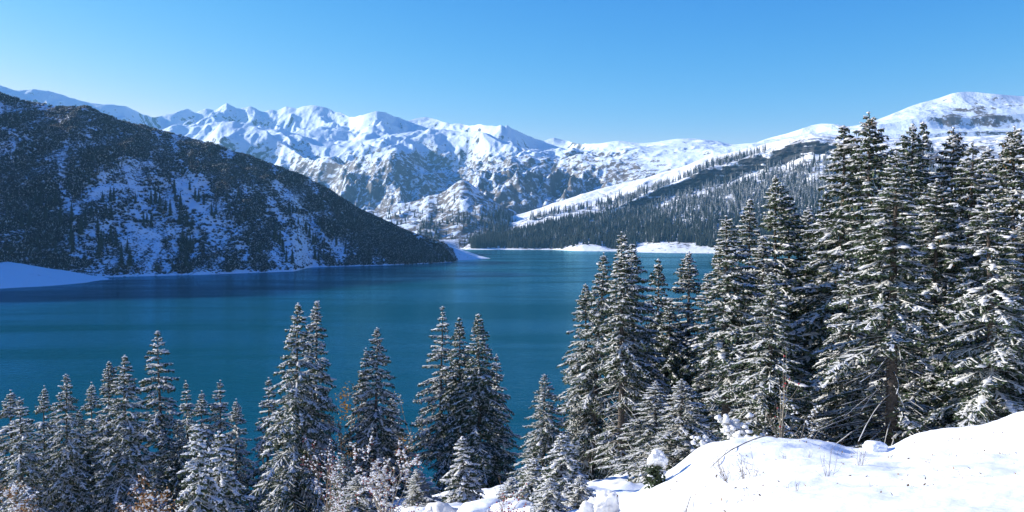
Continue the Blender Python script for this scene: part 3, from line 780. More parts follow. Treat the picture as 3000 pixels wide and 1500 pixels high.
_t = (1 + 5 ** .5) / 2
ICO_V = norm(np.array([(-1, _t, 0), (1, _t, 0), (-1, -_t, 0), (1, -_t, 0), (0, -1, _t), (0, 1, _t), (0, -1, -_t), (0, 1, -_t), (_t, 0, -1), (_t, 0, 1), (-_t, 0, -1), (-_t, 0, 1)], float))
ICO_F = np.array([(0, 11, 5), (0, 5, 1), (0, 1, 7), (0, 7, 10), (0, 10, 11), (1, 5, 9), (5, 11, 4), (11, 10, 2), (10, 7, 6), (7, 1, 8), (3, 9, 4), (3, 4, 2), (3, 2, 6), (3, 6, 8), (3, 8, 9), (4, 9, 5), (2, 4, 11), (6, 2, 10), (8, 6, 7), (9, 8, 1)])
def subdivide(V, Fc):
    V = list(map(tuple, V)); cache = {}; out = []
    def mid(a, b):
        k = (min(a, b), max(a, b))
        if k not in cache:
            m = (np.array(V[a]) + np.array(V[b])); m /= np.linalg.norm(m); cache[k] = len(V); V.append(tuple(m))
        return cache[k]
    for a, b, c in Fc:
        ab, bc, ca = mid(a, b), mid(b, c), mid(c, a)
        out += [(a, ab, ca), (b, bc, ab), (c, ca, bc), (ab, bc, ca)]
    return np.array(V), np.array(out)
ICO2_V, ICO2_F = subdivide(ICO_V, ICO_F)

def lumps(centres, sizes, rng, flat=.6, dirs=None, long_=1.6):
    """rounded pillows of snow, stretched along dirs"""
    vs, fs, b0 = [], [], 0
    IV, IF = (ICO_V, ICO_F) if len(centres) > 0 and np.median(sizes) < .065 else (ICO2_V, ICO2_F)
    for k, (c, s_) in enumerate(zip(centres, sizes)):
        v = IV * (1 + .22 * np.sin(IV @ rng.normal(size=(3, 1)) * 3 + rng.uniform(0, 6)))
        v = v * [1, 1, flat] * s_
        v[:, 2] = np.where(v[:, 2] < 0, v[:, 2] * .5, v[:, 2])
        if dirs is not None:
            d = dirs[k]; v = v + np.outer(v @ d, d) * (long_ - 1)
        vs.append(v + c); fs.append(IF + b0); b0 += len(v)
    if not vs: return np.zeros((0, 3)), np.zeros((0, 3), int)
    return np.concatenate(vs), np.concatenate(fs)

def tube(path, radii, sides=7, close=True):
    path = np.asarray(path, float); n_ = len(path)
    tang = norm(np.gradient(path, axis=0))
    ref = np.array([1.0, 0.3, 0.1]); s1 = norm(np.cross(tang, ref)); s2 = np.cross(tang, s1)
    a = np.arange(sides) / sides * 2 * math.pi
    V = path[:, None] + (np.cos(a)[None, :, None] * s1[:, None] + np.sin(a)[None, :, None] * s2[:, None]) * np.asarray(radii)[:, None, None]
    i = np.arange(n_ * sides).reshape(n_, sides)
    Fc = np.stack([i[:-1], np.roll(i[:-1], -1, 1), np.roll(i[1:], -1, 1), i[1:]], -1).reshape(-1, 4)
    return V.reshape(-1, 3), Fc

def tubes_mesh(name, parts, mat):
    vs, fs, b0 = [], [], 0
    for V, Fc in parts:
        vs.append(V); fs.append(Fc + b0); b0 += len(V)
    return mesh_from(name, np.concatenate(vs), np.concatenate(fs), mat, True)

def make_spruce(seed, H=18.0, R=2.8, base=.06, spacing=.42, nb=6, droop=1.0, snow=.55, dens=1.0, clump=.10, shape=.8, dead=0.0, cones=0, gaps=.1, clump_size=1.0, lean=0.0):
    rng = np.random.default_rng(seed)
    needles, snowq, sticks = Quads(), Quads(), []
    lump_c, lump_s, lump_d, cone_p = [], [], [], []
    zs = []
    z = H * base
    while z < H - .25:
        zs.append(z); z += spacing * rng.uniform(.45, 1.55) * (1 if z < H * .8 else .62)
    sector = rng.uniform(0, 6.28, 6); sector_w = rng.uniform(-.22, .16, 6)
    branches = []
    for z in zs:
        t = (H - z) / (H * (1 - base))
        n_ = nb if t > .25 else max(4, nb - 1)
        a0 = rng.uniform(0, 6.28)
        for j in range(n_):
            if rng.uniform() < gaps: continue
            a = a0 + j * 6.283 / n_ + rng.uniform(-.3, .3)
            lm = 1 + sum(w_ * math.cos(a - s_) for s_, w_ in zip(sector[:3], sector_w))
            L = R * (t ** shape) * (t / (t + .02)) * lm * rng.uniform(.62, 1.2) * (1 - .15 * smooth(t, .9, 1.0)) + .06 + .1 * min(1, t * 6)
            branches.append((z + rng.uniform(-.25, .25) * spacing, a, L, t))
    for z0, a, L, t in branches:
        u_ = np.array([math.cos(a), math.sin(a), 0]); s_ = np.array([-u_[1], u_[0], 0])
        el = np.interp(t, [0, .12, .4, 1], [.75, .30, -.05, -.18]) + rng.normal(0, .07)
        b_ = np.interp(t, [0, .2, .5, 1], [.05, .30, .42, .45]) * droop * rng.uniform(.5, 1.5)
        up = np.interp(t, [0, .3, 1], [0, .08, .16])
        bend = rng.normal(0, .10)
        is_dead = dead > 0 and z0 < H * dead and rng.uniform() < .8
        def pt(q):
            q = np.asarray(q)[..., None]
            return np.array([0, 0, z0]) + L * (u_ * q * (1 - .08 * q) + s_ * bend * q * q + ZDIR * (el * q - b_ * q ** 2 + up * q ** 3))
        # the wood
        qs = np.linspace(0, 1, 5)
        if L > .8:
            sticks.append(tube(pt(qs), np.interp(qs, [0, 1], [.012 + .011 * L, .006]), 3))
        if is_dead:
            m = int(L / .22)
            if m > 1:
                q = rng.uniform(.15, 1, m); p = pt(q)
                d = norm(u_ * .6 + s_ * rng.choice([-1, 1], m)[:, None] + ZDIR * rng.uniform(-.7, .0, m)[:, None])
                l = rng.uniform(.15, .45, m)[:, None]
                sd = norm(np.cross(d, ZDIR)); needles.blade(p, p + d * l, sd, rng.uniform(.012, .03, m)[:, None])
                q = np.linspace(.05, .95, 5); pp = pt(q) + [0, 0, .02]
                wv = rng.uniform(.006, .022, 4)[:, None]
                snowq.tent(pp[:-1], pp[1:], np.tile(s_, (4, 1)), wv, .018, .8)
            continue
        # side sprays
        m = max(4, int(L / .075 * dens))
        q = rng.uniform(.10, 1.0, m) ** .85
        side = rng.choice([-1.0, 1.0], m)[:, None]
        p = pt(q)
        l = (np.minimum(.05 + .07 * min(1, L) + .40 * L * (1 - q) ** .7 * np.minimum(1, q * 3 + .3), .95) * rng.uniform(.6, 1.15, m))[:, None]
        th = rng.normal(.92, .2, m)[:, None]
        dz = rng.uniform(-.75, -.05, m)[:, None] * droop
        d = norm(u_ * np.cos(th) + s_ * side * np.sin(th) + ZDIR * (dz + .5 * el))
        tip = p + d * l - ZDIR * (l ** 2) * .18
        roll = norm(np.cross(d, rng.normal(size=(m, 3)) * .6 + ZDIR))
        needles.blade(p, tip, roll, rng.uniform(.05, .095, m)[:, None])
        # second order and hanging twigs
        for rep, f in ((0, rng.uniform(.25, .95, m)), (1, rng.uniform(.1, .9, m))):
            f = f[:, None]
            p2 = p + (tip - p) * f
            dn = norm(rng.normal(0, .38, (m, 3)) + d * (.55 if rep == 0 else .1) - ZDIR * rng.uniform(.5, 1.1, m)[:, None])
            l2 = rng.uniform(.12, .36, m)[:, None] * min(1.0, .45 + L * .4)
            needles.blade(p2, p2 + dn * l2, norm(np.cross(dn, rng.normal(size=(m, 3)))), rng.uniform(.032, .065, m)[:, None])
            sp = rng.uniform(size=m) < snow * .95
            if sp.any():
                c0 = p2[sp] + ZDIR * .015; n2_ = len(c0); hd = norm(rng.normal(size=(n2_, 3)) * [1, 1, .35])
                snowq.tent(c0, c0 + hd * rng.uniform(.06, .16, (n2_, 1)), norm(np.cross(hd, ZDIR)), rng.uniform(.022, .058, (n2_, 1)), rng.uniform(.02, .055, (n2_, 1)), .7)
        # needles tight along the axis
        k_ = max(3, int(L / .16)); qa = np.linspace(.06, .97, k_)
        pa = pt(qa); pb = pt(np.minimum(qa + .22 / max(L, .3), 1.03))
        needles.blade(pa, pb, norm(s_ * rng.uniform(-1, 1, (k_, 1)) + ZDIR * rng.uniform(-1, 1, (k_, 1))), rng.uniform(.05, .09, k_)[:, None])
        # snow along the sprays
        bsn = np.clip(snow * rng.uniform(.8, 2.1), 0, 1)
        pick = rng.uniform(size=m) < bsn
        if pick.any():
            a_, c_ = p[pick], tip[pick]; kk = len(a_)
            f0 = rng.uniform(0, .35, (kk, 1)); f1 = rng.uniform(.55, .95, (kk, 1))
            dd_ = norm(c_ - a_); sd = norm(np.cross(dd_, ZDIR) + rng.normal(0, .15, (kk, 3)))
            snowq.tent(a_ + (c_ - a_) * f0 + ZDIR * .012, a_ + (c_ - a_) * f1 + ZDIR * .012, sd, rng.uniform(.028, .08, kk)[:, None], rng.uniform(.025, .06, kk)[:, None])
        ks = max(2, int(L / .28)); qa = np.linspace(.08, .98, ks + 1)
        pp = pt(qa) + [0, 0, .03]
        kp = rng.uniform(size=ks) < bsn * .85
        if kp.any():
            nn_ = int(kp.sum())
            snowq.tent(pp[:-1][kp], pp[1:][kp], norm(s_ + rng.normal(0, .12, (nn_, 3))), rng.uniform(.02, .085, nn_)[:, None], rng.uniform(.03, .07, nn_)[:, None], rng.uniform(.5, 1.0))
        if rng.uniform() < clump and L > .3:
            q_ = rng.uniform(.35, .8); s0 = rng.uniform(.07, .17) * min(1.0, .5 + L * .3) * clump_size
            for kk in range(rng.integers(2, 6)):
                qk = min(q_ + kk * s0 * 1.1 / max(L, .4), 1.04)
                lump_c.append(pt(qk) + ZDIR * .03 + rng.normal(0, s0 * .25, 3)); lump_s.append(s0 * rng.uniform(.6, 1.1)); lump_d.append(norm(pt(min(qk + .08, 1.1)) - pt(qk)))
        if cones and t < .45 and rng.uniform() < cones:
            for _ in range(rng.integers(1, 4)):
                cone_p.append(pt(rng.uniform(.5, 1.0)) + rng.normal(0, .08, 3))
    # leader
    for k in range(12):
        zz = H - .02 - k * .055
        a = rng.uniform(0, 6.28); d = np.array([[math.cos(a), math.sin(a), 1.3]])
        p = np.array([[0, 0, zz - .12]])
        needles.blade(p, p + norm(d) * (.10 + k * .014), norm(np.cross(d, ZDIR)), .03)
    lump_c.append(np.array([0, 0, H - .1])); lump_s.append(.07); lump_d.append(np.array([0, 0, 1.0]))
    # trunk
    zq = np.linspace(-1.2, H, 16)
    path = np.stack([.03 * np.sin(zq * .5 + seed), .03 * np.cos(zq * .4 + seed), zq], 1)
    rad = np.interp(zq, [-1.2, 0, 1, H], [.02 + H * .016, .02 + H * .015, H * .012, .012])
    tr = tubes_mesh('trunk', [tube(path, rad, 9)] + sticks, M_BARK)
    cr = needles.mesh('crown', M_NEEDLE)
    sn = snowq.mesh('snow', M_SNOW, lumps(lump_c, lump_s, rng, .55, lump_d, 1.7))
    cn = None
    if cone_p:
        vs, fs, b0 = [], [], 0
        for c in cone_p:
            V, Fc = tube([c, c - ZDIR * .05, c - ZDIR * .11, c - ZDIR * .15], [.008, .022, .02, .006], 5)
            vs.append(V); fs.append(Fc + b0); b0 += len(V)
        cn = mesh_from('cones', np.concatenate(vs), np.concatenate(fs), M_CONE, True)
    root = bpy.data.objects.new('spruce_tree', None); C.objects.link(root)
    link('trunk', tr, root); c_ = link('crown', cr, root); link('snow', sn, c_)
    if cn: k_ = link('cones', cn, c_); k_['kind'] = 'stuff'
    root['native'] = H
    return root

SPECS = {
    'slim':   dict(seed=11, H=15, R=2.8, shape=.82, spacing=.40, nb=6, snow=.62, droop=.9, gaps=.12, clump=.14),
    'open':   dict(seed=12, H=18, R=2.8, shape=.8, spacing=.55, nb=6, snow=.70, droop=.8, gaps=.16, clump=.16, base=.22),
    'broad':  dict(seed=13, H=18, R=3.4, shape=.82, spacing=.42, nb=6, snow=.55, droop=1.2, gaps=.08, clump=.13),
    'tall':   dict(seed=14, H=20, R=2.95, spacing=.40, nb=6, snow=.60, droop=.95, gaps=.08, clump=.18, shape=.7),
    'bare':   dict(seed=15, H=20, R=2.8, shape=.75, spacing=.38, nb=6, snow=.62, droop=1.0, gaps=.1, clump=.14, dead=.42, base=.03),
    'dense':  dict(seed=16, H=17, R=3.0, spacing=.36, nb=6, snow=.34, droop=1.25, gaps=.04, clump=.05, shape=.8),
    'heavy':  dict(seed=17, H=20, R=3.2, spacing=.42, nb=6, snow=.62, droop=1.05, gaps=.12, clump=.42, clump_size=1.0, shape=.66, cones=.25),
    'young':  dict(seed=18, H=6, R=1.5, spacing=.28, nb=6, snow=.85, droop=1.0, gaps=.12, clump=.5, clump_size=.9, dens=1.1, shape=.9),
}
SPECS['slim2'] = dict(seed=21, H=15, R=2.7, shape=.9, spacing=.46, nb=6, snow=.75, droop=1.15, gaps=.2, clump=.2)
SPECS['tall2'] = dict(seed=24, H=20, R=3.0, shape=.78, spacing=.46, nb=6, snow=.72, droop=1.25, gaps=.16, clump=.25)
SPECS['heavy2'] = dict(seed=27, H=20, R=3.2, shape=.72, spacing=.48, nb=6, snow=.68, droop=1.3, gaps=.18, clump=.5, clump_size=1.15, cones=.12)
ALT = {'slim': 'slim2', 'tall': 'tall2', 'heavy': 'heavy2'}
PROTO = {k: make_spruce(**v_) for k, v_ in SPECS.items()}
USED = set()
def spruce(kind, px_, py_, depth, label, group=None, width=1.0, lean=0.0, seed=None, dx=0.0):
    """a spruce whose tip shows at px_, py_ and whose foot stands on the slope at that distance"""
    x = float(x_at(px_, depth)) ; zt = float(z_at(py_, depth)); zg = gz1(x, depth)
    h = zt - zg
    ALT_COUNT[kind] = ALT_COUNT.get(kind, 0) + 1
    if kind in ALT and ALT_COUNT[kind] % 2 == 0: kind = ALT[kind]
    root = PROTO[kind]
    if kind in USED: root = copy_tree(PROTO[kind])
    USED.add(kind)
    H = SPECS[kind]['H']
    k = h / H
    root.location = (x - dx, depth, zg - .1)
    wv = (k ** .55) * width * (1.42 + .24 * float(smooth(px_, 1650, 2100)))
    r = random.Random(int(px_ * 7 + py_))
    root.scale = (wv * r.uniform(.88, 1.14), wv * r.uniform(.88, 1.14), k * 1.005)
    root.rotation_euler = (r.gauss(0, .012), r.gauss(0, .012), r.uniform(0, 6.28))
    if lean:
        root.rotation_mode = 'ZYX'; root.rotation_euler = (0, lean, r.uniform(0, 6.28))
    root['label'] = label; root['category'] = 'tree'
    if group: root['group'] = group
    if 'native' in root: del root['native']
    return root
ALT_COUNT = {}
G = 'snow laden spruces on the near shore'
SPRUCES = [
    # kind, tip px, tip row, depth, width, lean, label
    ('slim', 28, 1138, 76, 1.0, 0, 'slim spruce with a forked tip at the end of the lakeside row'),
    ('slim', 52, 1160, 70, 1.05, 0, 'spruce rising behind the small brown leaved bush'),
    ('slim', 116, 1127, 88, .72, 0, 'thin spire of a spruce standing behind its fuller neighbours'),
    ('slim', 152, 1182, 92, .75, 0, 'short thin spruce half hidden between two fuller spruces'),
    ('broad', 191, 1092, 72, .86, 0, 'spruce with a bare snowy tip and drooping lower boughs'),
    ('slim', 260, 1117, 90, .8, 0, 'narrow spruce hidden behind two tall snowy spruces'),
    ('tall', 310, 1057, 84, .86, 0, 'dark spruce just behind the one with the crooked snowy top'),
    ('broad', 357, 1039, 74, .92, 0, 'spruce with a crooked snowy top and a side spike'),
    ('open', 469, 967, 82, 1.0, 0, 'tallest spruce with open tiers and a bare stem in the lakeside row'),
    ('slim', 547, 1112, 90, .82, 0, 'small pointed spruce beside the open tiered one'),
    ('slim', 588, 1140, 88, .85, 0, 'short spruce behind the bright young snow laden one'),
    ('slim', 642, 1110, 90, .9, 0, 'pointed dark spruce near the end of the lakeside row'),
    ('slim', 684, 1165, 92, .85, 0, 'last spruce of the lakeside row before the gap of open water'),
    ('young', 575, 1236, 46, .85, 0, 'bright young spruce with thick pillows of snow on a bare leader'),
    ('young', 640, 1256, 52, .95, 0, 'young spruce beside the bright one, finely dusted with snow'),
    ('dense', 520, 1225, 80, .9, 0, 'dark spruce filling the gap under the open tiered one'),
    ('dense', 230, 1200, 84, .9, 0, 'dark bushy spruce deep in the lakeside row'),
    ('broad', 860, 885, 76, 1.0, 0, 'big twin spruce, the fuller of the two that touch'),
    ('tall', 918, 881, 80, 1.0, 0, 'big twin spruce, the slimmer of the two that touch'),
    ('slim', 777, 1102, 88, .95, 0, 'shorter spruce leaning against the big twin spruces'),
    ('slim', 838, 1255, 84, 1.1, 0, 'low spruce in the shade of the big twin spruces'),
    ('broad', 1096, 956, 80, .82, 0, 'lone spruce with wide drooping boughs behind the pink berried rowan'),
    ('slim', 1069, 1016, 84, .7, 0, 'slender second tip beside the lone wide boughed spruce'),
    ('slim', 1150, 1158, 90, .85, 0, 'short spruce tucked behind the lone wide boughed one'),
    ('dense', 1000, 1330, 62, .9, 0, 'low dark spruce between the twin spruces and the rowan'),
    ('open', 1287, 895, 82, .82, 0, 'first of three close spruces, with snowy open tiers and a long side bough'),
    ('dense', 1350, 928, 80, .92, 0, 'darkest and middle one of three close spruces'),
    ('dense', 1404, 918, 78, 1.0, 0, 'third of three close spruces, with drooping streaked boughs'),
    ('slim', 1452, 1034, 88, .95, 0, 'slim spruce pressed against the three close spruces'),
    ('young', 1354, 1274, 58, 1.0, 0, 'small pale young spruce in front of the three close spruces'),
    ('broad', 1591, 1092, 62, .95, 0, 'snowy spruce with a broken flat top'),
    ('young', 1647, 1262, 40, .95, 0, 'bright young spruce hung with brown cones below the tall grove'),
    ('tall', 1717, 829, 74, .95, 0, 'outermost tall spruce of the grove beside the open water'),
    ('bare', 1768, 736, 72, .85, .055, 'leaning spruce with a long exposed stem in the tall grove'),
    ('bare', 1822, 676, 68, .98, 0, 'tall spruce with bare lower stem and combed dead twigs above the snowy stump'),
    ('tall', 1857, 713, 72, .9, 0, 'spruce sharing its stem foot with the tall bare stemmed one'),
    ('dense', 1920, 756, 84, .86, 0, 'separate dark spruce with water showing on both sides of its tip'),
    ('tall', 2022, 736, 84, .95, 0, 'dense spruce with upswept snowy tiers behind the grove gap'),
    ('slim', 1996, 1105, 50, 1.15, 0, 'short spruce in front of the grove next to the snow mound'),
    ('slim', 1930, 1112, 54, 1.15, 0, 'short ragged spruce with a snow cap on its broken tip'),
    ('bare', 2131, 629, 66, 1.12, 0, 'tall spruce with a clear dark stem and long side boughs'),
    ('tall', 2195, 582, 78, .95, 0, 'spire behind the clear stemmed spruce'),
    ('tall', 2271, 512, 74, 1.0, 0, 'tall spire with a narrow tip below the cliff band'),
    ('broad', 2258, 794, 52, 1.0, 0, 'spruce with hanging snowy boughs behind the bare saplings'),
    ('dense', 2326, 570, 76, 1.0, 0, 'dark spruce in the deep shade of the grove'),
    ('dense', 2400, 640, 72, 1.1, 0, 'shadowed spruce filling the dark hollow of the grove'),
    ('tall', 2467, 367, 66, 1.02, 0, 'tall spruce with a rounded bushy crown beside the highest one'),
    ('heavy', 2560, 323, 64, .95, 0, 'highest spruce of all, its tip clear against the sky'),
    ('bare', 2617, 440, 50, 1.02, 0, 'tall spruce with a thick bare trunk rising from the snow edge'),
    ('heavy', 2500, 760, 54, .85, 0, 'broad snowy spruce before the dark hollow of the grove'),
    ('tall', 2656, 362, 70, .9, 0, 'one of a pair of close tips, the bushier'),
    ('tall', 2690, 357, 74, .82, 0, 'one of a pair of close tips, the thinner'),
    ('heavy', 2773, 371, 64, .9, 0, 'spruce with long level boughs below the rounded summit'),
    ('heavy', 2831, 415, 58, .92, 0, 'spruce with big pillows of snow on drooping boughs'),
    ('heavy', 2967, 367, 60, .95, 0, 'broad spruce whose top spreads under the summit slope'),
    ('heavy', 2918, 551, 47, .95, 0, 'snowy spruce hung with brown cones at the snow edge'),
    ('tall', 3060, 380, 56, 1.0, 0, 'spruce cut by the picture edge beyond the cone bearing one'),
    ('dense', 2720, 700, 66, 1.0, 0, 'shaded spruce behind the thick bare trunk'),
    ('tall', 2075, 800, 80, 1.0, 0, 'half hidden spruce behind the clear stemmed one'),
    ('dense', 1968, 880, 82, 1.0, 0, 'low dark spruce closing the gap beside the separate one'),
    ('tall', 2360, 606, 80, 1.05, 0, 'spruce top rising over the dark hollow of the grove'),
    ('dense', 2430, 560, 76, 1.05, 0, 'spruce in shadow below the rounded bushy crown'),
    ('tall', 2225, 690, 68, 1.0, 0, 'spruce squeezed between two tall spires of the grove'),
    ('heavy', 2735, 520, 58, 1.0, 0, 'snow heavy spruce beside the pair of close tips'),
    ('heavy', 2880, 500, 66, 1.0, 0, 'spruce filling the wall behind the cone bearing one'),
    ('tall', 2905, 430, 70, 1.0, 0, 'thin top just clear of the wall beneath the summit slope'),
    ('heavy', 3000, 640, 50, .9, 0, 'spruce with wide snow shelves at the end of the wall'),
    ('dense', 2810, 800, 56, .9, 0, 'short dark spruce at the snow edge of the wall'),
    ('young', 1560, 1335, 42, 1.0, 0, 'young spruce sunk in drifts below the broken topped one'),
    ('young', 1612, 1392, 36, 1.0, 0, 'smallest young spruce in front of the cone hung one'),
    ('young', 1700, 1385, 37, 1.0, 0, 'young spruce between cone hung one and the torn stump'),
    ('young', 1500, 1392, 45, 1.0, 0, 'dwarf spruce behind the red hipped bush'),
    ('slim', 1050, 1385, 56, 1.6, 0, 'low full spruce beside the pink berried rowan'),
    ('slim', 1220, 1370, 60, 1.5, 0, 'low spruce in the gap behind the boulder'),
]
for kind, a, r, d, wv, ln_, lab in SPRUCES:
    spruce(kind, a, r, d, lab, G, wv, ln_, dx=(18 * math.sin(ln_) * 1.0 if ln_ else 0))

# ------------------------------------------------------------------ shrubs, saplings, boulder, stump
def stand(px_, depth):
    x = float(x_at(px_, depth)); return np.array([x, depth, gz1(x, depth)])

def grow(rng, start, d, length, radius, level, out, tips, wander=.25, fork=3, shrink=.6, lift=.15):
    """a wandering twig with side twigs; collects tubes in out and twig points in tips"""
    n_ = 6; p = np.array(start, float); path = [p.copy()]; d = np.array(d, float)
    for k in range(n_):
        d = d + rng.normal(0, wander, 3) * .5; d[2] += lift * .3; d /= np.linalg.norm(d)
        p = p + d * length / n_; path.append(p.copy())
    path = np.array(path)
    out.append(tube(path, np.linspace(radius, radius * .45, n_ + 1), 4))
    tips.extend(path[2:])
    if level > 0:
        for _ in range(fork):
            k = rng.integers(1, n_ + 1)
            dd_ = norm(d * .7 + rng.normal(0, .75, 3)); 
            grow(rng, path[k], dd_, length * shrink * rng.uniform(.6, 1.1), radius * .6, level - 1, out, tips, wander, fork, shrink, lift)

def flakes(rng, pts_, n_, size, spread):
    """small folded leaves round the given points"""
    q = Quads()
    c = np.array(pts_)[rng.integers(0, len(pts_), n_)] + rng.normal(0, spread, (n_, 3))
    d = norm(rng.normal(size=(n_, 3)) * [1, 1, .7]); s_ = norm(np.cross(d, rng.normal(size=(n_, 3))))
    l = rng.uniform(.6, 1.3, (n_, 1)) * size
    q.blade(c, c + d * l, s_, l * .35)
    return q

def shrub(name, label, cat, px_, depth, stems, height, spread, levels, seed, radius=.018, leaf=None, snow_n=0, snow_s=.05, berries=0, fork=3, lift=.15, wander=.25, group=None, lean=(0, 0), bark=None):
    rng = np.random.default_rng(seed)
    base = stand(px_, depth)
    root = bpy.data.objects.new(name, None); C.objects.link(root); root.location = base
    root['label'] = label; root['category'] = cat
    if group: root['group'] = group
    out, tips = [], []
    for k in range(stems):
        a = rng.uniform(0, 6.28); sp = rng.uniform(.2, 1) * spread
        d = norm(np.array([math.cos(a) * sp + lean[0], math.sin(a) * sp + lean[1], 1.0]))
        grow(rng, (math.cos(a) * .08 * spread, math.sin(a) * .08 * spread, -.15), d, height * rng.uniform(.6, 1.05), radius, levels, out, tips, wander, fork, .55, lift)
    link('stems', tubes_mesh('stems', out, bark or M_TWIG), root)
    tips = np.array(tips); tips = tips[tips[:, 2] > height * .12]
    if leaf:
        for nm, n_, size, mat in leaf:
            link(nm, flakes(rng, tips, n_, size, size * .8).mesh(nm, mat), root)
    if snow_n:
        c = tips[rng.integers(0, len(tips), snow_n)] + rng.normal(0, snow_s * .6, (snow_n, 3)) + [0, 0, snow_s * .4]
        v, f_ = lumps(c, rng.uniform(.35, 1.25, snow_n) * snow_s, rng, .7)
        link('snow', mesh_from('snow', v, f_, M_SNOW, True), root)['kind'] = 'stuff'
    if berries:
        c = tips[rng.integers(0, len(tips), berries)] + rng.normal(0, .06, (berries, 3)) - [0, 0, .05]
        vs = (ICO_V[None] * rng.uniform(.018, .04, (berries, 1, 1)) + c[:, None]).reshape(-1, 3)
        fs = (ICO_F[None] + (np.arange(berries) * 12)[:, None, None]).reshape(-1, 3)
        b_ = link('berries', mesh_from('berries', vs, fs, M_BERRY, True), root); b_['kind'] = 'stuff'
    return root

M_PALE = plain_material('pale_bark', (0.22, 0.19, 0.14, 1), (0.34, 0.30, 0.23, 1), 6.0, 0.9)
shrub('rowan_bush', 'snowy rowan bush full of red berries in front of the lone spruce', 'bush', 1125, 46, 7, 4.0, .55, 3, 501, .03, [('leaves', 500, .10, M_LEAF_DULL)], 1100, .062, 260, 3, .2, bark=M_PALE)
shrub('rowan_bush', 'darker bare rowan bush with red berries under the big twin spruces', 'bush', 955, 48, 6, 3.6, .5, 3, 502, .025, None, 420, .055, 160, 3, .2)
shrub('rowan_bush', 'low bush with red hips poking through snow below the three close spruces', 'bush', 1478, 36, 8, 1.7, .7, 2, 503, .012, None, 60, .05, 90, 3)
shrub('rowan_bush', 'sparse red hipped bush beside the snowy boulder', 'bush', 1190, 40, 6, 1.5, .8, 2, 504, .012, None, 40, .05, 80, 3)
shrub('leafy_bush', 'small snowy bush with rusty brown leaves at the edge of the spruces', 'bush', 60, 44, 6, 2.6, .45, 3, 505, .02, [('leaves', 520, .13, M_LEAF_BROWN)], 420, .06)
shrub('leafy_bush', 'wide snowy bush keeping its rusty brown leaves below the spruces', 'bush', 418, 44, 9, 2.4, .8, 3, 506, .02, [('leaves', 1100, .13, M_LEAF_BROWN)], 520, .058)
shrub('birch_tree', 'thin autumn birch, faded brown with a golden top', 'tree', 1008, 84, 3, 9.6, .14, 3, 507, .06, [('leaves', 2600, .16, M_LEAF_DULL)], 160, .08, lift=.7, wander=.14)
shrub('birch_tree', 'slender birch with a few golden leaves in the gap beside the three close spruces', 'tree', 1193, 86, 3, 7.6, .16, 3, 508, .045, [('leaves', 420, .15, M_LEAF_GOLD)], 120, .08, lift=.7, wander=.14)
gold = flakes(np.random.default_rng(9), np.random.default_rng(9).normal(0, 1, (60, 3)) * [.45, .4, .8], 260, .18, .12).mesh('leaves', M_LEAF_GOLD)
birch = [o for o in C.objects if o.name.startswith('birch_tree') and 'golden top' in o.get('label', '')][0]
gl_ = link('leaves', gold, birch); gl_.location = (0, 0, float(z_at(1185, 84)) - birch.location.z); gl_['label'] = 'golden leaves at the top'

# bare saplings and shoots on the snow mound
shrub('sapling', 'clump of tall bare saplings on the snow mound before the dark grove', 'sapling', 2290, 29, 5, 2.6, .10, 1, 511, .016, None, 26, .035, 10, 4, lift=.8, wander=.08, bark=M_PALE)
shrub('sapling', 'single arching sapling with snow on its drooping twigs', 'sapling', 2330, 29, 2, 1.8, .5, 2, 512, .014, None, 46, .04, 0, 3, lean=(.5, 0), lift=.1, bark=M_PALE)
shrub('sapling', 'bare sapling leaning away beside the arching one', 'sapling', 2378, 29, 2, 1.3, .45, 1, 513, .012, None, 14, .03, 0, 3, lean=(.4, 0), bark=M_PALE)
shrub('bare_shrub', 'wiry bare shrub with upright main stem in the snow hollow', 'shrub', 2150, 17.5, 3, 1.0, .35, 2, 514, .009, None, 0, .02, 0, 4, lean=(-.5, 0), lift=.5)
shrub('bare_shrub', 'spreading fan of thin dry twigs at the snow crest', 'shrub', 2195, 17.8, 12, .62, .75, 1, 515, .0055, [('leaves', 50, .03, M_LEAF_DULL)], 0, .02, 0, 3)
SHOOTS = [(2450, 21.5, 4, .25, .4, 'short twig tuft in the shallow dip of the mound'), (2610, 19.5, 5, .3, .35, 'thin shoots below the thick bare trunk'), (2740, 15.0, 4, .28, .5, 'crooked twigs on the lower snow bank'), (2960, 17.0, 5, .26, .5, 'sparse sprigs near the top of the snow bank'), (2120, 24.0, 5, .34, .4, 'wiry tuft behind the bare shrub'), (2330, 13.2, 4, .3, .5, 'bent twigs low on the open snow'),
          (2435, 15.5, 6, .62, .35, 'dry shoots rising in a fan from the smooth snow'), (2527, 17.0, 7, .55, .22, 'upright reddish shoots in a small snow hollow'),
          (2310, 20.5, 7, .38, .25, 'low tuft of dry grass shoots on the mound'), (2372, 21, 5, .32, .3, 'small tuft beside the mound hollow'),
          (2215, 14.2, 3, .34, .5, 'three short twigs lying on the snow slope'), (2690, 23, 5, .42, .3, 'twigs poking out where the snow bank turns'),
          (2790, 18, 4, .22, .5, 'short twig tuft on the open snow bank'), (2890, 21, 6, .30, .6, 'brown leaved sprigs high on the snow bank'),
          (2020, 12.6, 4, .45, .4, 'thin twigs beside the lower snow edge'), (1880, 16.5, 4, .35, .5, 'wispy twigs on the mound flank'),
          (2560, 13.4, 3, .25, .5, 'tiny leafy sprig in the lower snow'), (2905, 13.2, 3, .16, .4, 'two sprigs barely clear of the snow')]
for k, (a, d, n_, h_, sp, lab) in enumerate(SHOOTS):
    shrub('dry_shoots', lab, 'twigs', a, d, n_, h_, sp, 1, 530 + k, .0045, [('leaves', 14, .025, M_LEAF_DULL)] if k in (1, 7, 10, 11, 6) else None, 0, .02, 0, 2, lift=.35, wander=.15, group='dry twigs poking through the snow')

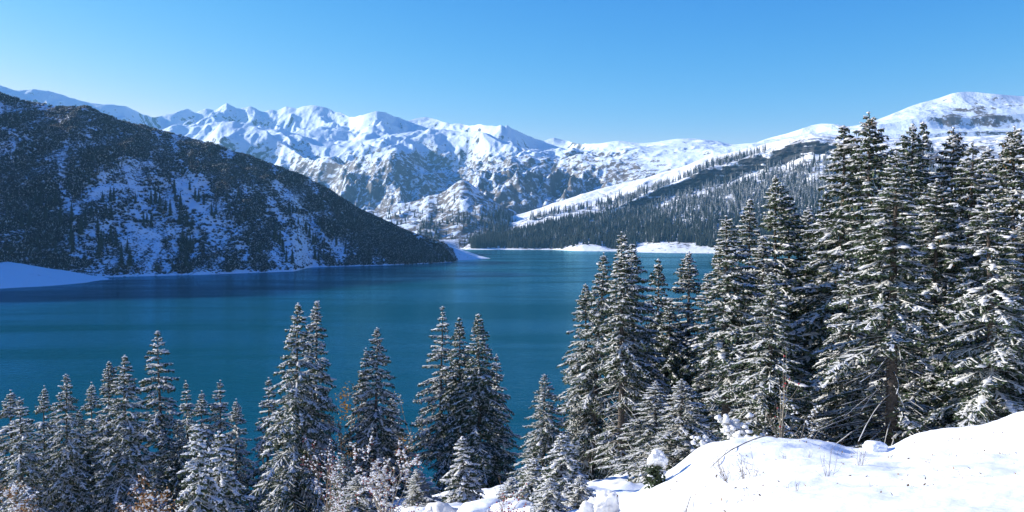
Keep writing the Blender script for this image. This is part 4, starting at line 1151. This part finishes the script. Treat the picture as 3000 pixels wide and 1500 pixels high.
# the bent bare bough that lies across the mound
def bough(label, pts_, r0, seed):
    P_ = np.array([stand(a, d) + [0, 0, h_] for a, d, h_ in pts_])
    t = np.linspace(0, len(P_) - 1, 24); Q_ = np.stack([np.interp(t, range(len(P_)), P_[:, k]) for k in range(3)], 1)
    for k in range(3): Q_[:, k] = np.convolve(np.pad(Q_[:, k], 2, mode='edge'), np.ones(5) / 5, 'valid')
    o0 = Q_[0].copy()
    rng = np.random.default_rng(seed); out, tips = [tube(Q_ - o0, np.linspace(r0, r0 * .35, 24), 5)], []
    for k in range(6, 23, 3): grow(rng, Q_[k] - o0, norm(rng.normal(0, .7, 3) + [.1, 0, .6]), .35, r0 * .3, 1, out, tips, .3, 2)
    o = link('fallen_bough', tubes_mesh('fallen_bough', out, M_TWIG), label=label, category='branch'); o.location = o0
    return o
bough('long bare bough bent down across the snow mound', [(2285, 27, .05), (2255, 26, .28), (2200, 24, .12), (2130, 22, .06), (2080, 21, .03)], .022, 551)
bough('dark crooked bough looping over the mound crest', [(2350, 27, .02), (2330, 27, .3), (2280, 27, .22), (2255, 26.6, .55), (2200, 26.4, .75), (2150, 26.2, .78)], .018, 552)
bough('thin curved twig sticking out of the lower snow', [(2010, 12.8, .0), (2025, 12.9, .22), (2034, 12.9, .30)], .008, 553)

# a boulder with a snow cap, a stump, and shrubs buried in snow
def blob(seed, r, rough, squash, sub=3):
    rng = np.random.default_rng(seed)
    V, Fc = ICO_V, ICO_F
    for _ in range(sub): V, Fc = subdivide(V, Fc)
    n_ = sum(a_ * perlin(V[:, 0] * f_ + 9.1 + seed, V[:, 1] * f_ + V[:, 2] * f_ * .7, seed + int(f_)) for a_, f_ in ((.5, 1.3), (.3, 2.7), (.16, 5.5)))
    V = V * (1 + rough * n_)[:, None] * np.array(squash) * r
    return V, Fc
bo = bpy.data.objects.new('boulder', None); C.objects.link(bo); bo.location = stand(1292, 44) + [0, 0, -.25]
bo['label'] = 'rounded boulder under a cap of snow below the three close spruces'; bo['category'] = 'boulder'
V, Fc = blob(601, 1.0, .45, (1.0, .8, .95)); link('stone', mesh_from('stone', V, Fc, M_ROCK, True), bo)
V, Fc = blob(601, 1.04, .45, (1.0, .82, .95)); 
Vc = V.copy(); Vc[:, 2] = np.where(Vc[:, 2] < .32 + .25 * perlin(V[:, 0] * 2.2, V[:, 1] * 2.2, 5), Vc[:, 2] * .8, Vc[:, 2] + .06)
cap_ok = (Vc[Fc][:, :, 2].mean(1) > .36); link('snow', mesh_from('snow', Vc, Fc[cap_ok], M_SNOW, True), bo)['kind'] = 'stuff'
def drift(px_, d, r, squash, seed, label, name='snow_mound', lift=0.0):
    V, Fc = blob(seed, r, .35, squash); o = link(name, mesh_from(name, V, Fc, M_GROUND, True), label=label, category='snow mound')
    o.location = stand(px_, d) + [0, 0, lift]
    return o
drift(1235, 44.5, 1.0, (1.5, .9, .55), 611, 'low snow drift running up to the boulder')
drift(1420, 43, .9, (1.6, .9, .6), 612, 'lumpy snow drift between boulder and young spruces')
drift(1510, 40, .8, (1.4, .9, .8), 613, 'rounded snow hump under the red hipped bush')
drift(2572, 27.2, .30, (1.3, 1, .7), 614, 'small snow cushion beside the thick bare trunk', lift=.05)

def snow_bush(px_, d, label, seed, h_, wdt, n_, cap):
    rng = np.random.default_rng(seed)
    root = bpy.data.objects.new('buried_bush', None); C.objects.link(root); root.location = stand(px_, d)
    root['label'] = label; root['category'] = 'bush'
    out, tips = [], []
    for k in range(9):
        a = rng.uniform(0, 6.28); grow(rng, (0, 0, -.1), norm(np.array([math.cos(a) * .6, math.sin(a) * .6, 1])), h_ * rng.uniform(.7, 1.1), .014, 2, out, tips, .3, 3)
    link('stems', tubes_mesh('stems', out, M_TWIG), root)
    tips = np.array(tips); tips = tips[tips[:, 2] > .15 * h_]
    q = flakes(rng, tips, 260, .10, .05); link('leaves', q.mesh('leaves', M_NEEDLE), root)
    c = tips[rng.integers(0, len(tips), n_)] * [wdt, wdt, 1] + [0, 0, .05]
    v, f_ = lumps(c, rng.uniform(.5, 1.2, n_) * cap, rng, .75); link('snow', mesh_from('snow', v, f_, M_SNOW, True), root)['kind'] = 'stuff'
    return root
snow_bush(2172, 29.5, 'bush buried in soft snow on the mound crest', 621, .8, 1.0, 170, .11)
snow_bush(2225, 29.8, 'smaller bush half buried in snow near the bare saplings', 622, .4, 1.2, 80, .08)
snow_bush(2060, 28.5, 'low snow covered bush at the mound shoulder', 623, .3, 1.3, 80, .08)

# little spruce bent under one big cap of snow
sp_ = bpy.data.objects.new('sapling', None); C.objects.link(sp_); sp_.location = stand(1918, 23.5)
sp_['label'] = 'tiny spruce bent under one big cap of snow'; sp_['category'] = 'sapling'
rng = np.random.default_rng(631)
link('stem', tubes_mesh('stem', [tube([(0, 0, -.1), (.02, 0, .35), (.1, 0, .75)], [.02, .015, .008], 6)], M_BARK), sp_)
q = flakes(rng, np.stack([rng.normal(.04, .10, 80), rng.normal(0, .1, 80), rng.uniform(.0, .62, 80)], 1), 700, .11, .05)
link('crown', q.mesh('crown', M_NEEDLE), sp_)
V, Fc = blob(632, .24, 1.0, (1.05, .9, .8)); V = V + [.10, 0, .74]
v2, f2 = lumps(rng.normal(0, .12, (26, 3)) * [1, 1, 1.2] + [.05, 0, .35], rng.uniform(.03, .07, 26), rng)
link('snow_cap', mesh_from('snow_cap', V, Fc, M_SNOW, True), sp_)
link('snow', mesh_from('snow', v2, f2, M_SNOW, True), sp_)['kind'] = 'stuff'

# broken stump with roots, snow lying on its slope side
st = bpy.data.objects.new('tree_stump', None); C.objects.link(st); st.location = stand(1790, 33)
st['label'] = 'torn brown stump with roots under a sloping blanket of snow'; st['category'] = 'stump'
out = []
for k in range(14):
    a = rng.uniform(0, 6.28); h_ = rng.uniform(.25, .85)
    out.append(tube([(.28 * math.cos(a), .28 * math.sin(a), -.3), (.24 * math.cos(a), .24 * math.sin(a), h_ * .5), (.2 * math.cos(a) + .08, .2 * math.sin(a), h_)], [.12, .09, .015], 6))
for k in range(9):
    a = rng.uniform(0, 6.28)
    out.append(tube([(0, 0, .2), (.4 * math.cos(a), .4 * math.sin(a), .1), (.9 * math.cos(a), .9 * math.sin(a), -.15)], [.12, .08, .03], 6))
M_STUMP = plain_material('torn_wood', (0.09, 0.05, 0.03, 1), (0.19, 0.12, 0.075, 1), 6.0, 0.9)
link('wood', tubes_mesh('wood', out, M_STUMP), st)
V, Fc = blob(641, .8, .85, (.75, .7, .75)); V = V + [-.55, -.3, .05]
V2, Fc2 = blob(642, .55, .85, (.8, .7, 1.0)); V2 = V2 + [-.15, -.25, .45]
V3, Fc3 = blob(643, .7, .85, (1.0, .7, .6)); V3 = V3 + [-.9, -.3, -.35]
for v_, f_ in ((V, Fc), (V2, Fc2), (V3, Fc3)): link('snow_blanket', mesh_from('snow_blanket', v_, f_, M_SNOW, True), st)

# dead leaves and bits of bark on the open snow
rng = np.random.default_rng(661)
n_ = 420
lx_ = rng.uniform(1950, 3050, n_); ld = rng.uniform(11.5, 24, n_)
keep = fbm(lx_ / 130, ld / 2.2, 2, 77) > -.05
P_ = np.array([stand(a, d) for a, d in zip(lx_[keep], ld[keep])])
q = Quads(); n_ = len(P_)
d_ = norm(rng.normal(size=(n_, 3)) * [1, 1, .5] + [0, 0, .3]); l_ = rng.uniform(.02, .07, (n_, 1))
q.blade(P_ + [0, 0, .004], P_ + d_ * l_ + [0, 0, .012], norm(np.cross(d_, rng.normal(size=(n_, 3)))), l_ * .3)
link('leaf_litter', q.mesh('leaf_litter', M_LEAF_DULL), kind='stuff', label='dead leaves scattered over the open snow', category='leaves')
